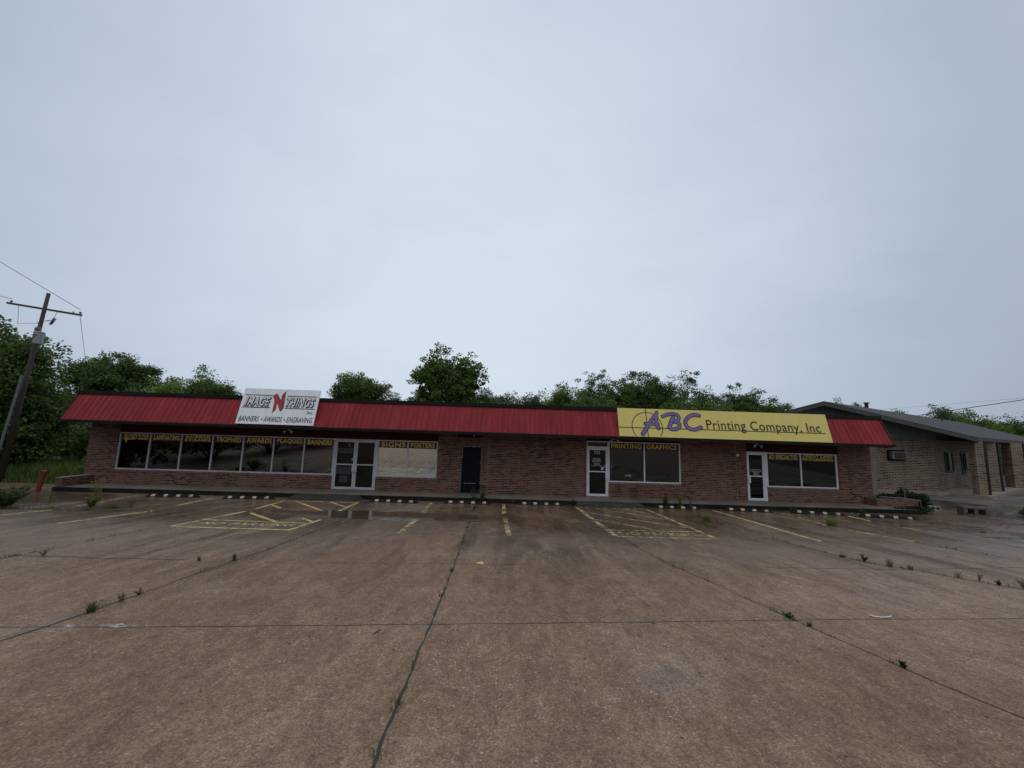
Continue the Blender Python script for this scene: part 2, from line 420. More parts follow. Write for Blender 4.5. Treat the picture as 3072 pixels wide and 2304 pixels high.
# planar lettering ---------------------------------------------------
TXT = {}
def text_raw(s, off, shear, spacing):
    key = (s, off, shear, spacing)
    if key in TXT: return TXT[key]
    cu = bpy.data.curves.new('t', 'FONT'); cu.body = s; cu.offset = off; cu.shear = shear; cu.space_character = spacing; cu.resolution_u = 3
    o = bpy.data.objects.new('t', cu); COL.objects.link(o)
    dg = bpy.context.evaluated_depsgraph_get(); dg.update()
    me = bpy.data.meshes.new_from_object(o.evaluated_get(dg))
    v = np.array([w.co[:2] for w in me.vertices]); f = [tuple(p.vertices) for p in me.polygons]
    bpy.data.objects.remove(o); bpy.data.curves.remove(cu); bpy.data.meshes.remove(me)
    TXT[key] = (v, f); return v, f
class Plane:
    def __init__(s, o, ex, ey):
        s.o, s.ex, s.ey = (np.array(a, float) for a in (o, ex, ey)); s.n = np.cross(s.ex, s.ey)
        s.n /= np.linalg.norm(s.n)
    def p(s, x, y, h=0): return s.o + x*s.ex + y*s.ey + h*s.n
    def text(s, mb, body, x0, x1, y0, y1, h=.003, off=.0, shear=0, spacing=1.0, ref=None):
        v, f = text_raw(body, off, shear, spacing)
        lo, hi = v.min(0), v.max(0)
        if ref is not None:
            rv, _ = text_raw(ref, off, shear, spacing); lo = np.array([lo[0], rv[:, 1].min()]); hi = np.array([hi[0], rv[:, 1].max()])
        q = (v-lo)/(hi-lo)*np.array([x1-x0, y1-y0])+np.array([x0, y0])
        return mb.add([s.p(a, b, h) for a, b in q], f)
    def rect(s, mb, x0, x1, y0, y1, h=.002):
        return mb.add([s.p(x0, y0, h), s.p(x1, y0, h), s.p(x1, y1, h), s.p(x0, y1, h)], [(0, 1, 2, 3)])
    def slab(s, mb, x0, x1, y0, y1, h0, h1):
        return mb.obox(s.p(x0, y0, h0), s.ex, s.ey, s.n, x1-x0, y1-y0, h1-h0)
    def poly(s, mb, pts, h):
        return mb.add([s.p(a, b, h) for a, b in pts], [tuple(range(len(pts)))])
    def stroke(s, mb, pts, w, h, smooth=3, cap=.5, taper=None):
        P = np.array(pts, float)
        for _ in range(smooth):
            Q = [P[0]]
            for a, b in zip(P[:-1], P[1:]): Q += [a*.75+b*.25, a*.25+b*.75]
            Q.append(P[-1]); P = np.array(Q)
        d0 = P[0]-P[1]; d1 = P[-1]-P[-2]
        P[0] = P[0]+d0/(np.linalg.norm(d0)+1e-9)*w*cap; P[-1] = P[-1]+d1/(np.linalg.norm(d1)+1e-9)*w*cap
        L, R = [], []
        for i in range(len(P)):
            d = P[min(i+1, len(P)-1)]-P[max(i-1, 0)]; d /= np.linalg.norm(d)+1e-9; nn = np.array([-d[1], d[0]])
            ww = w*.5*(taper(i/(len(P)-1)) if taper else 1)
            if i in (0, len(P)-1): ww *= .72
            L.append(P[i]+nn*ww); R.append(P[i]-nn*ww)
        k = len(P)
        return mb.add([s.p(a, b, h) for a, b in L]+[s.p(a, b, h) for a, b in R], [(i, k+i, k+i+1, i+1) for i in range(k-1)])

# ================================================================== SETTING
def sheet(name, xs, ys, zf, mat, inside=None):
    mb = MB(); idx = {}
    for j, y in enumerate(ys):
        for i, x in enumerate(xs):
            idx[i, j] = len(mb.v); mb.v.append((x, y, zf(x, y)))
    for j in range(len(ys)-1):
        for i in range(len(xs)-1):
            if inside and not inside(.5*(xs[i]+xs[i+1]), .5*(ys[j]+ys[j+1])): continue
            mb.f.append((idx[i, j], idx[i+1, j], idx[i+1, j+1], idx[i, j+1]))
    return struct(name, mb, mat)
sheet('ground', [-900, -200, -60, -26, 0, 21, 60, 200, 900], [-900, -200, -60, -34, -20, -10, -1.2, 30, 80, 200, 900], lambda x, y: zg(x, y)-.06, 'soil')
sheet('parking_lot', [-26, -22, -17.85, -12, -6, 0, 6, 12, 17, 20, 24], [-33.9, -24, -16, -8, -4, -1.2, .6], zg, 'lot_concrete',
      lambda x, y: y < -1.2 or x < -17.85 or x > 17)
sheet('road', [-300, -100, 0, 100, 300], [-46, -36], lambda x, y: zg(x, -60)+.02, 'road_asphalt')

mb = MB(); mb.box(-17.75, 17.6, -1.2, .04, -.30, 0)
struct('sidewalk', mb, 'walk_concrete')
mb = MB(); mb.box(-17.79, 17.6, -1.235, -1.2, -.30, -.012)
mb.box(-17.79, -17.75, -1.2, -.02, -.30, -.012)
struct('kerb', mb, 'kerb_black')
def rampm(x0, x1, yf, fl, fr):
    mb = MB(); yb = -1.237
    z = lambda y: zg(0, y)
    mb.add([(x0, yf, z(yf)+.012), (x1, yf, z(yf)+.012), (x1, yb, -.006), (x0, yb, -.006), (x0-fl, yb, z(yb)), (x1+fr, yb, z(yb)), (x0-.02, yf-.05, z(yf-.05)), (x1+.02, yf-.05, z(yf-.05))],
           [(0, 1, 2, 3), (0, 3, 4), (1, 5, 2), (6, 7, 1, 0), (6, 0, 4), (7, 5, 1)])
    return mb
struct('asphalt_ramp', rampm(-8.2, -5.7, -1.93, .25, .25), 'asphalt_ramp')
struct('asphalt_ramp', rampm(3.15, 5.75, -1.80, .12, .30), 'asphalt_ramp')

# painted markings: flat strips lying 4 mm above the lot
def gpt(x, y, h=.004): return (x, y, zg(x, y)+h)
def line(mb, pts, w, h=.004):
    P = [np.array(p, float) for p in pts]
    k = len(mb.v)
    for i, p in enumerate(P):
        d = P[min(i+1, len(P)-1)]-P[max(i-1, 0)]; d /= np.linalg.norm(d); n = np.array([-d[1], d[0]])*w/2
        mb.v += [gpt(*(p+n), h), gpt(*(p-n), h)]
    for i in range(len(P)-1): mb.f.append((k+2*i, k+2*i+1, k+2*i+3, k+2*i+2))
    return mb
W = .105
for pts, m in (([(-12.98, -6.69), (-12.74, -5.69)], 'line_paint'), ([(-10.51, -7.61), (-10.19, -5.38)], 'line_paint'), ([(-12.96, -4.85), (-13.79, -1.99)], 'line_paint_faded'),
               ([(-10.48, -4.18), (-10.86, -2.10)], 'line_paint'), ([(-2.67, -1.73), (-2.48, -4.45)], 'line_paint_faded'), ([(-2.41, -5.71), (-2.37, -7.72)], 'line_paint_faded'),
               ([(.17, -1.42), (.17, -4.1)], 'line_paint_faded'), ([(.19, -4.85), (.26, -7.68)], 'line_paint_faded'), ([(8.55, -1.66), (8.2, -6.7), (8.19, -7.44)], 'line_paint'),
               ([(11.21, -1.85), (10.5, -5.13)], 'line_paint_faded'), ([(10.55, -5.6), (10.96, -7.3)], 'line_paint_faded'), ([(13.47, -2.37), (13.21, -3.54)], 'line_paint'), ([(13.01, -4.88), (13.96, -6.82)], 'line_paint_faded')):
    struct('parking_line', line(MB(), pts, W if pts[0][0] < -3 or pts[0][0] > 3 else .13), m)
GP = Plane((0, 0, 0), (1, 0, 0), (0, 1, 0))
def gtext(mb, body, x0, x1, y0, y1):
    v, f = text_raw(body, .02, 0, 1.1); lo, hi = v.min(0), v.max(0)
    q = (v-lo)/(hi-lo)*np.array([x1-x0, y1-y0])+np.array([x0, y0])
    return mb.add([gpt(a, b, .0062) for a, b in q], f)
mb = MB()
line(mb, [(-7.87, -7.60), (-7.74, -5.04)], W); line(mb, [(-7.79, -4.44), (-8.08, -2.30)], W)
line(mb, [(-8.02, -2.34), (-5.40, -2.26)], .09, .0055); line(mb, [(-7.80, -7.62), (-5.06, -7.69)], W, .0055); line(mb, [(-5.01, -7.74), (-4.96, -6.16)], W)
line(mb, [(-5.14, -4.48), (-5.35, -2.24)], W, .004); line(mb, [(-7.72, -6.62), (-5.06, -6.76)], .085, .0055)
line(mb, [(-7.43, -5.31), (-5.93, -6.64)], W, .0068); line(mb, [(-7.87, -3.46), (-7.12, -4.24)], W, .0068); line(mb, [(-7.58, -2.40), (-5.68, -4.50)], W, .0068)
line(mb, [(-6.32, -2.36), (-5.30, -3.54)], W, .0068); line(mb, [(-5.56, -6.0), (-5.02, -6.52)], W, .0068)
gtext(mb, 'NO PARKING', -7.5, -5.22, -7.24, -6.93)
struct('parking_hatching', mb, 'line_paint')
mb = MB()
line(mb, [(3.03, -1.90), (2.95, -7.48)], .15); line(mb, [(3.12, -2.0), (5.72, -1.90)], .085, .0055); line(mb, [(5.76, -1.88), (5.50, -7.50)], .12)
line(mb, [(2.96, -7.48), (5.50, -7.52)], .10, .0055); line(mb, [(3.02, -6.62), (5.52, -6.55)], .085, .0055)
for a, b in (((3.06, -3.25), (5.44, -5.96)), ((3.72, -2.06), (5.52, -4.50)), ((3.04, -4.84), (4.41, -6.5)), ((4.84, -1.98), (5.6, -3.72))): line(mb, [a, b], .085, .0068)
gtext(mb, 'NO PARKING', 3.16, 5.32, -7.22, -6.85)
struct('parking_hatching', mb, 'line_paint_faded')

# slab joints: irregular dark cracks
def crack(mb, pts, w, jit=.012, step=.12):
    P = []
    for a, b in zip(pts[:-1], pts[1:]):
        a, b = np.array(a), np.array(b); n = max(1, int(np.linalg.norm(b-a)/step))
        P += [a+(b-a)*i/n for i in range(n)]
    P.append(np.array(pts[-1])); k = len(mb.v); ph = random.random()*9
    for i, p in enumerate(P):
        d = P[min(i+1, len(P)-1)]-P[max(i-1, 0)]; d = d/np.linalg.norm(d); n = np.array([-d[1], d[0]])
        off = jit*(math.sin(i*.7+ph)*.5+random.uniform(-1, 1)*.6); ww = w*random.uniform(.45, 1.25)
        c = p+n*off
        mb.v += [gpt(*(c+n*ww/2), .0025), gpt(*(c-n*ww/2), .0025)]
    for i in range(len(P)-1): mb.f.append((k+2*i, k+2*i+1, k+2*i+3, k+2*i+2))
LJ = {'left': [(-4.95, -16.6), (-4.85, -14.5), (-4.76, -13.29), (-4.64, -12.57), (-4.58, -11.39), (-4.50, -10.41), (-4.40, -9.6), (-4.38, -8.3), (-4.33, -6.46)],
      'mid': [(-.70, -16.8), (-.73, -13.81), (-.73, -12.57), (-.75, -10.2), (-.80, -8.0), (-.85, -5.39)],
      'right': [(4.6, -16), (4.14, -14.21), (3.95, -13.51), (3.73, -12.5), (3.52, -11.41), (3.17, -9.66), (3.02, -7.68)],
      'far': [(9.6, -12.2), (8.61, -10.97), (7.96, -10.03), (7.42, -9.47), (7.14, -8.1), (7.02, -6.59), (6.91, -4.63), (7.15, -1.95)],
      'l2': [(-8.13, -12.6), (-8.11, -10.22), (-8.08, -9.63), (-8.11, -7.7)], 'r4': [(10.8, -7.2), (11.08, -8.32), (11.5, -9.2)]}
mb = MB()
for k, w in (('left', .055), ('mid', .036), ('right', .036), ('far', .050), ('l2', .02), ('r4', .02)): crack(mb, LJ[k], w*.66)
struct('pavement_joint', mb, 'joint_dark')
mb = MB()
crack(mb, [(-12, -13.2), (-6, -13.02), (-4.07, -12.95), (-1.7, -12.79), (-.7, -12.72), (2.25, -12.51), (4.28, -12.35), (6.91, -12.2), (10, -12.0)], .014, .008)
crack(mb, [(-8.41, -10.35), (-6.54, -10.4), (-5.23, -10.39)], .026); crack(mb, [(-3.9, -10.45), (-.75, -10.22), (.5, -10.18)], .013, .008)
crack(mb, [(5.01, -10.0), (7.62, -9.93), (10.53, -9.57)], .016); crack(mb, [(-2.44, -7.71), (-.82, -7.68), (1.15, -7.7), (2.9, -7.56)], .011, .006)
crack(mb, [(-15.5, -5.6), (-14.31, -5.62), (-12.74, -5.69), (-11.33, -5.72), (-10.3, -5.28), (-8.53, -4.61)], .05, .03)
crack(mb, [(-5.0, -4.2), (-4.4, -2.4)], .012, .006)
struct('pavement_joint', mb, 'joint_dark')
# pale spalled patches beside the joints, loose dirt at the right end of the lot
def blob(mb, x, y, rx, ry, h=.003, n=22):
    k = len(mb.v); mb.v.append(gpt(x, y, h))
    for i in range(n):
        a = 2*math.pi*i/n; r = random.uniform(.65, 1.1); mb.v.append(gpt(x+rx*r*math.cos(a), y+ry*r*math.sin(a), h))
    for i in range(n): mb.f.append((k, k+1+i, k+1+(i+1) % n))
mb = MB()
for a in ((-4.42, -12.93, .16, .05), (-4.02, -12.90, .22, .05), (-13.75, -5.35, .3, .22), (-.9, -7.62, .2, .05)): blob(mb, *a)
struct('spalled_concrete', mb, 'pale_spall')
mb = MB()
for i in range(30):
    x = random.uniform(13.5, 20); y = random.uniform(-6.5, -.8)
    blob(mb, x, y, random.uniform(.25, 1.1), random.uniform(.12, .4), .002+.0006*i)
tag(struct('loose_dirt', mb, 'loose_dirt'), kind='structure')

# raised gravel apron and bank of the neighbour's yard
mb = MB()
top = [(16.9, 2.2, .30), (18.6, 1.75, .30), (19.15, 1.2, .28), (19.75, .3, .25), (21.0, -1.06, .24), (22.4, -1.1, .26), (25, -3.2, .30), (30, -9, .5)]
foot = [(16.9, 2.05, -.2), (18.6, 1.5, -.2), (19.04, 1.05, -.2), (19.9, .08, -.2), (20.75, -1.3, -.19), (21.6, -2.2, -.14), (23.6, -4.4, -.05), (29, -10, .3)]
back = [(16.9, 12, .30), (20, 12, .30), (22, 12, .30), (24, 12, .3), (28, 12, .3), (40, 12, .3), (60, 10, .3), (70, 5, .4)]
for i in range(7):
    mb.add([foot[i], foot[i+1], top[i+1], top[i]], [(0, 1, 2, 3)]); mb.add([top[i], top[i+1], back[i+1], back[i]], [(0, 1, 2, 3)])
struct('gravel_bank', mb, 'gravel_bank')

# ================================================================== STRIP BUILDING
B = root('shop_building', (-.55, 0, 0), 'long single storey red brick shop building with red metal mansard roof', 'building')
XL, XR = -17.93, 16.85
mb = MB()
for x0, x1, z0, z1 in ((XL, -16.70, -.05, 2.60), (-16.70, -7.36, -.05, .50), (-5.47, -2.81, -.05, .50), (-2.81, -1.72, -.05, 2.60), (-1.72, -.89, 2.04, 2.60), (-.89, 3.84, -.05, 2.60),
                       (4.83, 8.10, -.05, .54), (8.10, 11.11, -.05, 2.60), (12.02, 15.32, -.05, .52), (15.32, XR, -.05, 2.60)):
    mb.box(x0, x1, 0, .22, z0, z1)
mb.box(XL, XL+.22, .22, 14, -.3, 3.70); mb.box(XR-.22, XR, .22, 14, -.3, 3.70); mb.box(XL, XR, 14, 14.2, -.3, 3.70)
mk('wall', mb, 'red_brick', B)
for x0, x1, zt in ((-16.72, -7.36, .60), (-5.47, -2.79, .60), (4.83, 8.12, .64), (12.02, 15.34, .62)):
    mk('brick_sill', MB().box(x0, x1, -.012, .20, zt-.10, zt), 'red_brick_rowlock', B)
for x in (-.57, 10.62): mk('control_joint', MB().box(x-.008, x+.008, -.004, 0, 0, 2.58), 'grey_trim', B)
mk('roof_deck', MB().box(XL+.02, XR-.02, -.3, 14.0, 3.50, 3.62), 'tar_roof', B)
mk('soffit', MB().box(-18.1, 16.9, -1.02, .0, 2.602, 2.64), 'soffit_board', B)
mk('soffit_trim', MB().box(-18.12, 16.9, -1.045, -1.0, 2.555, 2.601), 'soffit_edge', B)
mk('interior_shell', MB().box(XL+.22, XR-.22, .3, 9, -.02, 0).box(XL+.22, XR-.22, 9, 9.1, 0, 2.6).box(XL+.22, XR-.22, .24, 9, 2.61, 2.64), 'interior', B)
# mansard: folded metal with standing ribs
yb, zb, yt, zt = -1.07, 2.675, -.50, 3.785
L = math.hypot(yt-yb, zt-zb); nrm = np.array([0, -(zt-zb)/L, (yt-yb)/L])
prof = []; x = -18.15; k = 0
while x < 16.9:
    prof += [(x, 0), (x+.108, .001), (x+.116, .016), (x+.130, .016), (x+.138, .001)]; x += .2286
prof.append((16.92, 0))
mb = MB()
for x, h in prof:
    mb.v += [tuple(np.array([x, yb, zb])+nrm*h), tuple(np.array([x, yt, zt])+nrm*h)]
for i in range(len(prof)-1): mb.f.append((2*i, 2*i+2, 2*i+3, 2*i+1))
mk('mansard_roof', mb, 'red_metal', B)
for x in (-18.15, 16.90):
    x1 = x+.03; mb = MB()
    mb.loft([[(x-.02, yb-.02, zb-.03), (x-.02, yt-.02, zt+.02), (x-.02, .1, zt), (x-.02, .1, zb-.03)], [(x1, yb-.02, zb-.03), (x1, yt-.02, zt+.02), (x1, .1, zt), (x1, .1, zb-.03)]])
    mk('mansard_end', mb, 'black_flashing', B)
mk('roof_cap', MB().box(-18.2, 16.96, -.56, -.28, 3.778, 3.925), 'black_flashing', B); mk('eave_flashing', MB().box(-18.2, 16.96, -1.10, -1.03, 2.602, 2.674), 'black_flashing', B)
mk('corner_trim', MB().box(16.855, 17.13, .06, .35, .10, 2.55), 'grey_trim', B)
# transom panels over the shopfronts
for x0, x1, z0 in ((-16.70, -2.81, 2.19), (3.84, 8.10, 2.43), (11.11, 15.32, 2.165)):
    mk('transom_panel', MB().box(x0, x1, .05, .12, z0, 2.60), 'maroon_panel', B)

FP = Plane((0, 0, 0), (1, 0, 0), (0, 0, 1))      # facade plane; n points to -Y (toward the lot)
def window(x0, x1, z0, z1, words, pane, bz=None, fl=.03, fr=.03, fmat='aluminium', extra=None):
    y0, y1 = .035, .105
    mb = MB(); mb.box(x0, x0+fl, y0, y1, z0, z1); mb.box(x1-fr, x1, y0, y1, z0, z1); mb.box(x0+fl, x1-fr, y0, y1, z0, z0+.055); mb.box(x0+fl, x1-fr, y0, y1, z1-.045, z1)
    w = mk('window', mb, fmat, B)
    mk('pane', MB().quad((x0+fl, .075, z0+.055), (x1-fr, .075, z0+.055), (x1-fr, .075, z1-.045), (x0+fl, .075, z1-.045)), pane, w)
    bz = bz or z1-.335
    mk('window_banner', FP.rect(MB(), x0+fl+.004, x1-fr-.004, bz, z1-.047, -.072), 'purple_banner', w)
    t = MB(); a, b = x0+fl+.09, x1-fr-.09; lo, hi = bz+.042, z1-.078
    if len(words) == 1: FP.text(t, words[0], a, b, lo, hi, -.070, off=.026, spacing=1.10)
    else:
        m = (lo+hi)/2
        FP.text(t, words[0], a+.03, b-.0, m+.012, hi+.02, -.070, off=.026, spacing=1.10); FP.text(t, words[1], a, b, lo-.02, m-.012, -.070, off=.026, spacing=1.10)
    mk('lettering', t, 'yellow_vinyl', w)
    if extra: extra(w)
    return w
bays = [-16.70, -15.375, -14.03, -12.68, -11.355, -10.03, -8.695, -7.36]
words = (['CANVAS', 'GALLERY WRAPS'], ['LAMINATING'], ['RUBBER', 'STAMPS'], ['TROPHIES'], ['AWARDS'], ['PLAQUES'], ['BANNERS'])
def tear(w):
    mk('torn_banner_strip', FP.poly(MB(), [(-16.44, 2.05), (-16.40, 2.06), (-16.39, 1.84), (-16.43, 1.72), (-16.46, 1.86)], -.0685), 'yellow_vinyl', w)
for i in range(7):
    window(bays[i], bays[i+1], .60, 2.19, words[i], 'glass_plain' if i < 3 else 'glass_tinted', fl=.06 if i == 0 else .028, fr=.05 if i == 6 else .028, extra=tear if i == 0 else None)
window(-5.47, -4.145, .60, 2.19, ['SIGNS'], 'glass_film', fl=.05); window(-4.145, -2.81, .60, 2.19, ['POSTERS'], 'glass_film', fr=.06)
def stickers(w):
    t = MB()
    for z, r in ((1.52, .07), (1.32, .10)):
        for k in range(2):
            n = 14; c = 4.99; rr = r*(1-.35*k)
            if k == 0: FP.poly(t, [(c+rr*math.cos(2*math.pi*i/n), z+rr*math.sin(2*math.pi*i/n)) for i in range(n)], -.071)
    for z in (1.15, 1.07, .99): FP.rect(t, 4.90, 4.99, z, z+.05, -.071)
    mk('sticker', t, 'grey_plaque', w)
    t = MB(); FP.text(t, 'CLOSED', 5.58, 5.86, .91, .98, -.071, off=.015, spacing=1.05); mk('closed_sign', t, 'white_vinyl', w)
window(4.83, 6.46, .64, 2.43, ['PRINTING'], 'glass_mid', fl=.05, extra=stickers, fmat='white_door_frame'); window(6.46, 8.10, .64, 2.43, ['GRAPHICS'], 'glass_mid', fr=.06, fmat='white_door_frame')
window(12.02, 13.625, .62, 2.15, ['AD SPECIALTIES'], 'glass_mid', fl=.07, fmat='white_door_frame'); window(13.625, 15.32, .62, 2.15, ['CREDIT CARD', 'PROCESSING'], 'glass_mid', fr=.08, fmat='white_door_frame')

def leaf(x0, x1, zt, hside, fmat):
    y0, y1 = .03, .08
    mb = MB(); s = .075
    mb.box(x0, x0+s, y0, y1, .012, zt); mb.box(x1-s, x1, y0, y1, .012, zt); mb.box(x0+s, x1-s, y0, y1, .012, .115); mb.box(x0+s, x1-s, y0, y1, zt-.085, zt); mb.box(x0+s, x1-s, y0+.005, y1, 1.055, 1.105)
    d = mk('door', mb, fmat, B)
    mk('pane', MB().quad((x0+s, .055, .115), (x1-s, .055, .115), (x1-s, .055, 1.055), (x0+s, .055, 1.055)).quad((x0+s, .055, 1.105), (x1-s, .055, 1.105), (x1-s, .055, zt-.085), (x0+s, .055, zt-.085)), 'glass_door', d)
    hx = x1-.10 if hside > 0 else x0-.0
    h = MB(); h.box(hx, hx+.10, -.02, .028, .78, 1.06); mk('door_handle', h, fmat, d)
    return d
def doorframe(x0, x1, z1, jl, jr, fmat, mid=None):
    mb = MB(); mb.box(x0, x0+jl, .02, .12, 0, z1); mb.box(x1-jr, x1, .02, .12, 0, z1); mb.box(x0+jl, x1-jr, .02, .12, z1-.05, z1)
    if mid: mb.box(x0+jl, x1-jr, .02, .12, mid, mid+.08)
    return mk('door_frame', mb, fmat, B)
doorframe(-7.36, -5.47, 2.19, .05, .06, 'aluminium')
d = leaf(-7.305, -6.425, 2.135, 1, 'aluminium')
q = MB(); FP.rect(q, -7.22, -6.50, 1.58, 1.78, -.051); mk('door_plaque', q, 'grey_plaque', d)
q = MB()
for a, b in ((-7.18, -7.16), (-7.13, -7.05), (-7.02, -6.93), (-6.84, -6.76), (-6.73, -6.65), (-6.62, -6.54)): FP.rect(q, a, b, 1.645, 1.72, -.049)
mk('plaque_marks', q, 'black_paint', d)
for i_, a_ in enumerate(((-7.22, -6.52, .66, .98), (-7.05, -6.70, .30, .60), (-6.58, -6.52, 1.24, 1.36), (-6.74, -6.71, 1.86, 1.98))): mk('paper_notice', FP.rect(MB(), *a_, -.053), 'dim_paper' if i_ < 2 else 'paper', d)
leaf(-6.415, -5.535, 2.135, -1, 'aluminium')
doorframe(3.84, 4.83, 2.43, .05, .045, 'white_door_frame', mid=2.12)
mk('transom_pane', MB().quad((3.89, .07, 2.20), (4.785, .07, 2.20), (4.785, .07, 2.38), (3.89, .07, 2.38)), 'glass_door', B)
d = leaf(3.895, 4.78, 2.115, 1, 'white_door_frame')
q = MB(); FP.text(q, '721', 4.19, 4.44, 1.85, 2.00, -.05, off=.03, spacing=1.1)
FP.text(q, 'PRINTING', 4.13, 4.46, 1.625, 1.675, -.05, off=.02, spacing=1.1); FP.text(q, 'CUSTOMER', 4.11, 4.48, 1.56, 1.61, -.05, off=.02, spacing=1.1); FP.text(q, 'ENTRANCE', 4.11, 4.48, 1.49, 1.54, -.05, off=.02, spacing=1.1)
FP.text(q, 'HOURS', 4.17, 4.43, 1.385, 1.445, -.05, off=.02, spacing=1.1); FP.text(q, 'M-F 8am TO 4pm', 4.05, 4.53, 1.31, 1.36, -.05, off=.02, spacing=1.08)
FP.poly(q, [(4.51, 1.16), (4.60, 1.16), (4.60, 1.235), (4.64, 1.235), (4.555, 1.295), (4.47, 1.235), (4.51, 1.235)], -.05); FP.poly(q, [(4.62, 1.36), (4.65, 1.36), (4.66, 1.30), (4.64, 1.26), (4.63, 1.30)], -.05)
mk('door_lettering', q, 'white_vinyl', d)
doorframe(11.11, 12.02, 2.165, .035, .10, 'white_door_frame')
d = leaf(11.15, 11.915, 2.11, -1, 'white_door_frame')
q = MB(); FP.text(q, 'EMPLOYEE ENTRANCE ONLY', 11.27, 11.80, 1.34, 1.385, -.05, off=.02, spacing=1.05); FP.text(q, 'CUSTOMER PLEASE USE', 11.29, 11.79, 1.27, 1.315, -.05, off=.02, spacing=1.05)
FP.text(q, 'OTHER DOOR', 11.41, 11.68, 1.20, 1.25, -.05, off=.02, spacing=1.05)
FP.poly(q, [(11.42, 1.165), (11.50, 1.19), (11.50, 1.173), (11.68, 1.173), (11.68, 1.157), (11.50, 1.157), (11.50, 1.14)], -.05)
mk('door_lettering', q, 'white_vinyl', d)
# dark steel side door with worn edges
d = mk('steel_door', MB().box(-1.68, -.93, .07, .12, .0, 2.0), 'dark_door', B)
mk('door_frame', MB().box(-1.72, -1.68, .02, .12, 0, 2.04).box(-.93, -.89, .02, .12, 0, 2.04).box(-1.68, -.93, .02, .12, 2.0, 2.04), 'dark_door', B)
q = MB()
for a, b in ((-1.70, -1.34), (-1.31, -1.08), (-1.05, -.91)): FP.rect(q, a, b, 2.005, 2.03, -.018)
for a, b in ((-1.60, -1.50), (-1.47, -1.30), (-1.28, -1.08)): FP.rect(q, a, b, .40, .42, -.068)
FP.rect(q, -1.716, -1.70, 1.5, 2.0, -.018); FP.rect(q, -.91, -.895, 1.28, 1.36, -.018); FP.rect(q, -.93, -.90, .40, .44, -.018)
mk('worn_paint', q, 'door_wear', d)
mk('door_bar', MB().box(-1.62, -.98, .055, .069, 1.08, 1.12), 'dark_door', d)
mk('dark_box', MB().box(-1.90, -.86, -.32, -.001, 2.42, 2.60), 'soffit_board', B)  # plain dark box under the soffit, above the steel door
mk('fluorescent_tube', MB().tube([(-1.20, -.36, 2.46), (-1.20, -.36, 2.60)], .018), 'fixture_white', B)
mk('junction_box', MB().box(-2.32, -2.18, -.05, -.001, 1.22, 1.38).box(-2.28, -2.22, -.06, -.0505, 1.28, 1.31), 'fixture_brown', B)
mk('bell', MB().tube([(10.68, -.001, 1.99), (10.68, -.05, 1.99)], .065, 14), 'fixture_white', B)
def flood(x, z, y=-.10):
    mb = MB()
    for s in (-.13, .13):
        mb.tube([(x+s*.3, y+.08, z+.07), (x+s, y+.02, z+.03)], .012, 6); mb.tube([(x+s, y+.04, z+.04), (x+s*1.15, y-.05, z-.01), (x+s*1.2, y-.07, z-.02)], [.03, .055, .058], 12)
    mb.box(x-.05, x+.05, y+.06, -.0 if y > -.1 else y+.12, z+.04, z+.12)
    mk('floodlight', mb, 'fixture_white', B, smooth=False)
flood(-9.35, 2.44, -.12); flood(5.05, 2.48, -.12); flood(11.55, 2.44, -.12)

# ---------------------------------------------------------------- roof signs
def sign_plane(X0, yb, zb, yt, zt):
    l = math.hypot(yt-yb, zt-zb); return Plane((X0, yb, zb), (1, 0, 0), (0, (yt-yb)/l, (zt-zb)/l)), l
P1, l1 = sign_plane(0, -1.14, 2.72, -.74, 4.23)
S1 = root('roof_sign', (-9.42, -1.14, 2.72), 'white roof sign board with large red letter N and navy lettering', 'sign')
mb = MB(); P1.slab(mb, -11.02, -7.83, 0, l1, -.05, 0); mk('sign_panel', mb, 'white_board', S1)
mb = MB()
for x in (-10.7, -9.42, -8.15): mb.tube([P1.p(x, l1*.85, -.05), (x, -.35, 3.93)], .025, 6)
mb.box(-7.829, -7.80, -1.10, -.62, 2.72, 4.1) if False else None
mk('sign_bracket', mb, 'black_flashing', S1)
t = MB(); w = MB()
for body, x0, x1 in (('IMAGE', -10.88, -9.82), ('THINGS', -9.17, -7.96)):
    P1.text(t, body, x0+.03, x1+.03, .745, 1.165, .004, off=.055, shear=.28, spacing=1.12)
    P1.text(t, body, x0, x1, .775, 1.195, .0065, off=.055, shear=.28, spacing=1.12)
    P1.text(w, body, x0+.028, x1-.028, .80, 1.17, .009, off=.008, shear=.28, spacing=1.14)
for a, b, c in ((-10.925, -9.78, 1.265), (-9.17, -7.92, 1.255), (-10.925, -9.775, .716), (-9.16, -7.917, .71)): P1.rect(t, a, b, c-.019, c+.019, .004)
for body, x0, x1 in (('BANNERS', -10.925, -10.10), ('AWARDS', -9.90, -9.16), ('ENGRAVING', -8.96, -7.91)): P1.text(t, body, x0, x1, .098, .335, .004, off=.016, shear=.14, spacing=1.06)
for x in (-9.98, -9.055): P1.poly(t, [(x+.035*math.cos(i*math.pi/5), .21+.035*math.sin(i*math.pi/5)) for i in range(10)], .004)
P1.text(t, 'Inc.', -8.20, -7.935, .475, .64, .004, off=.012, shear=.1, spacing=1.06)
NP = [(-9.765, 1.204), (-9.690, 1.320), (-9.640, 1.350), (-9.590, 1.315), (-9.385, 1.030), (-9.405, 1.285), (-9.300, 1.465), (-9.235, .735), (-9.333, .580), (-9.470, .835), (-9.545, .950), (-9.510, .680), (-9.628, .510), (-9.655, .990), (-9.690, 1.130)]
cx, cy = np.mean(np.array(NP), 0)
P1.poly(t, [(cx+(a-cx)*1.07+.006, cy+(b-cy)*1.045-.004) for a, b in NP], .011)
mk('navy_lettering', t, 'navy_paint', S1); mk('letter_fill', w, 'white_board', S1)
q = MB(); P1.poly(q, NP, .0135); mk('red_letter', q, 'crimson_paint', S1)

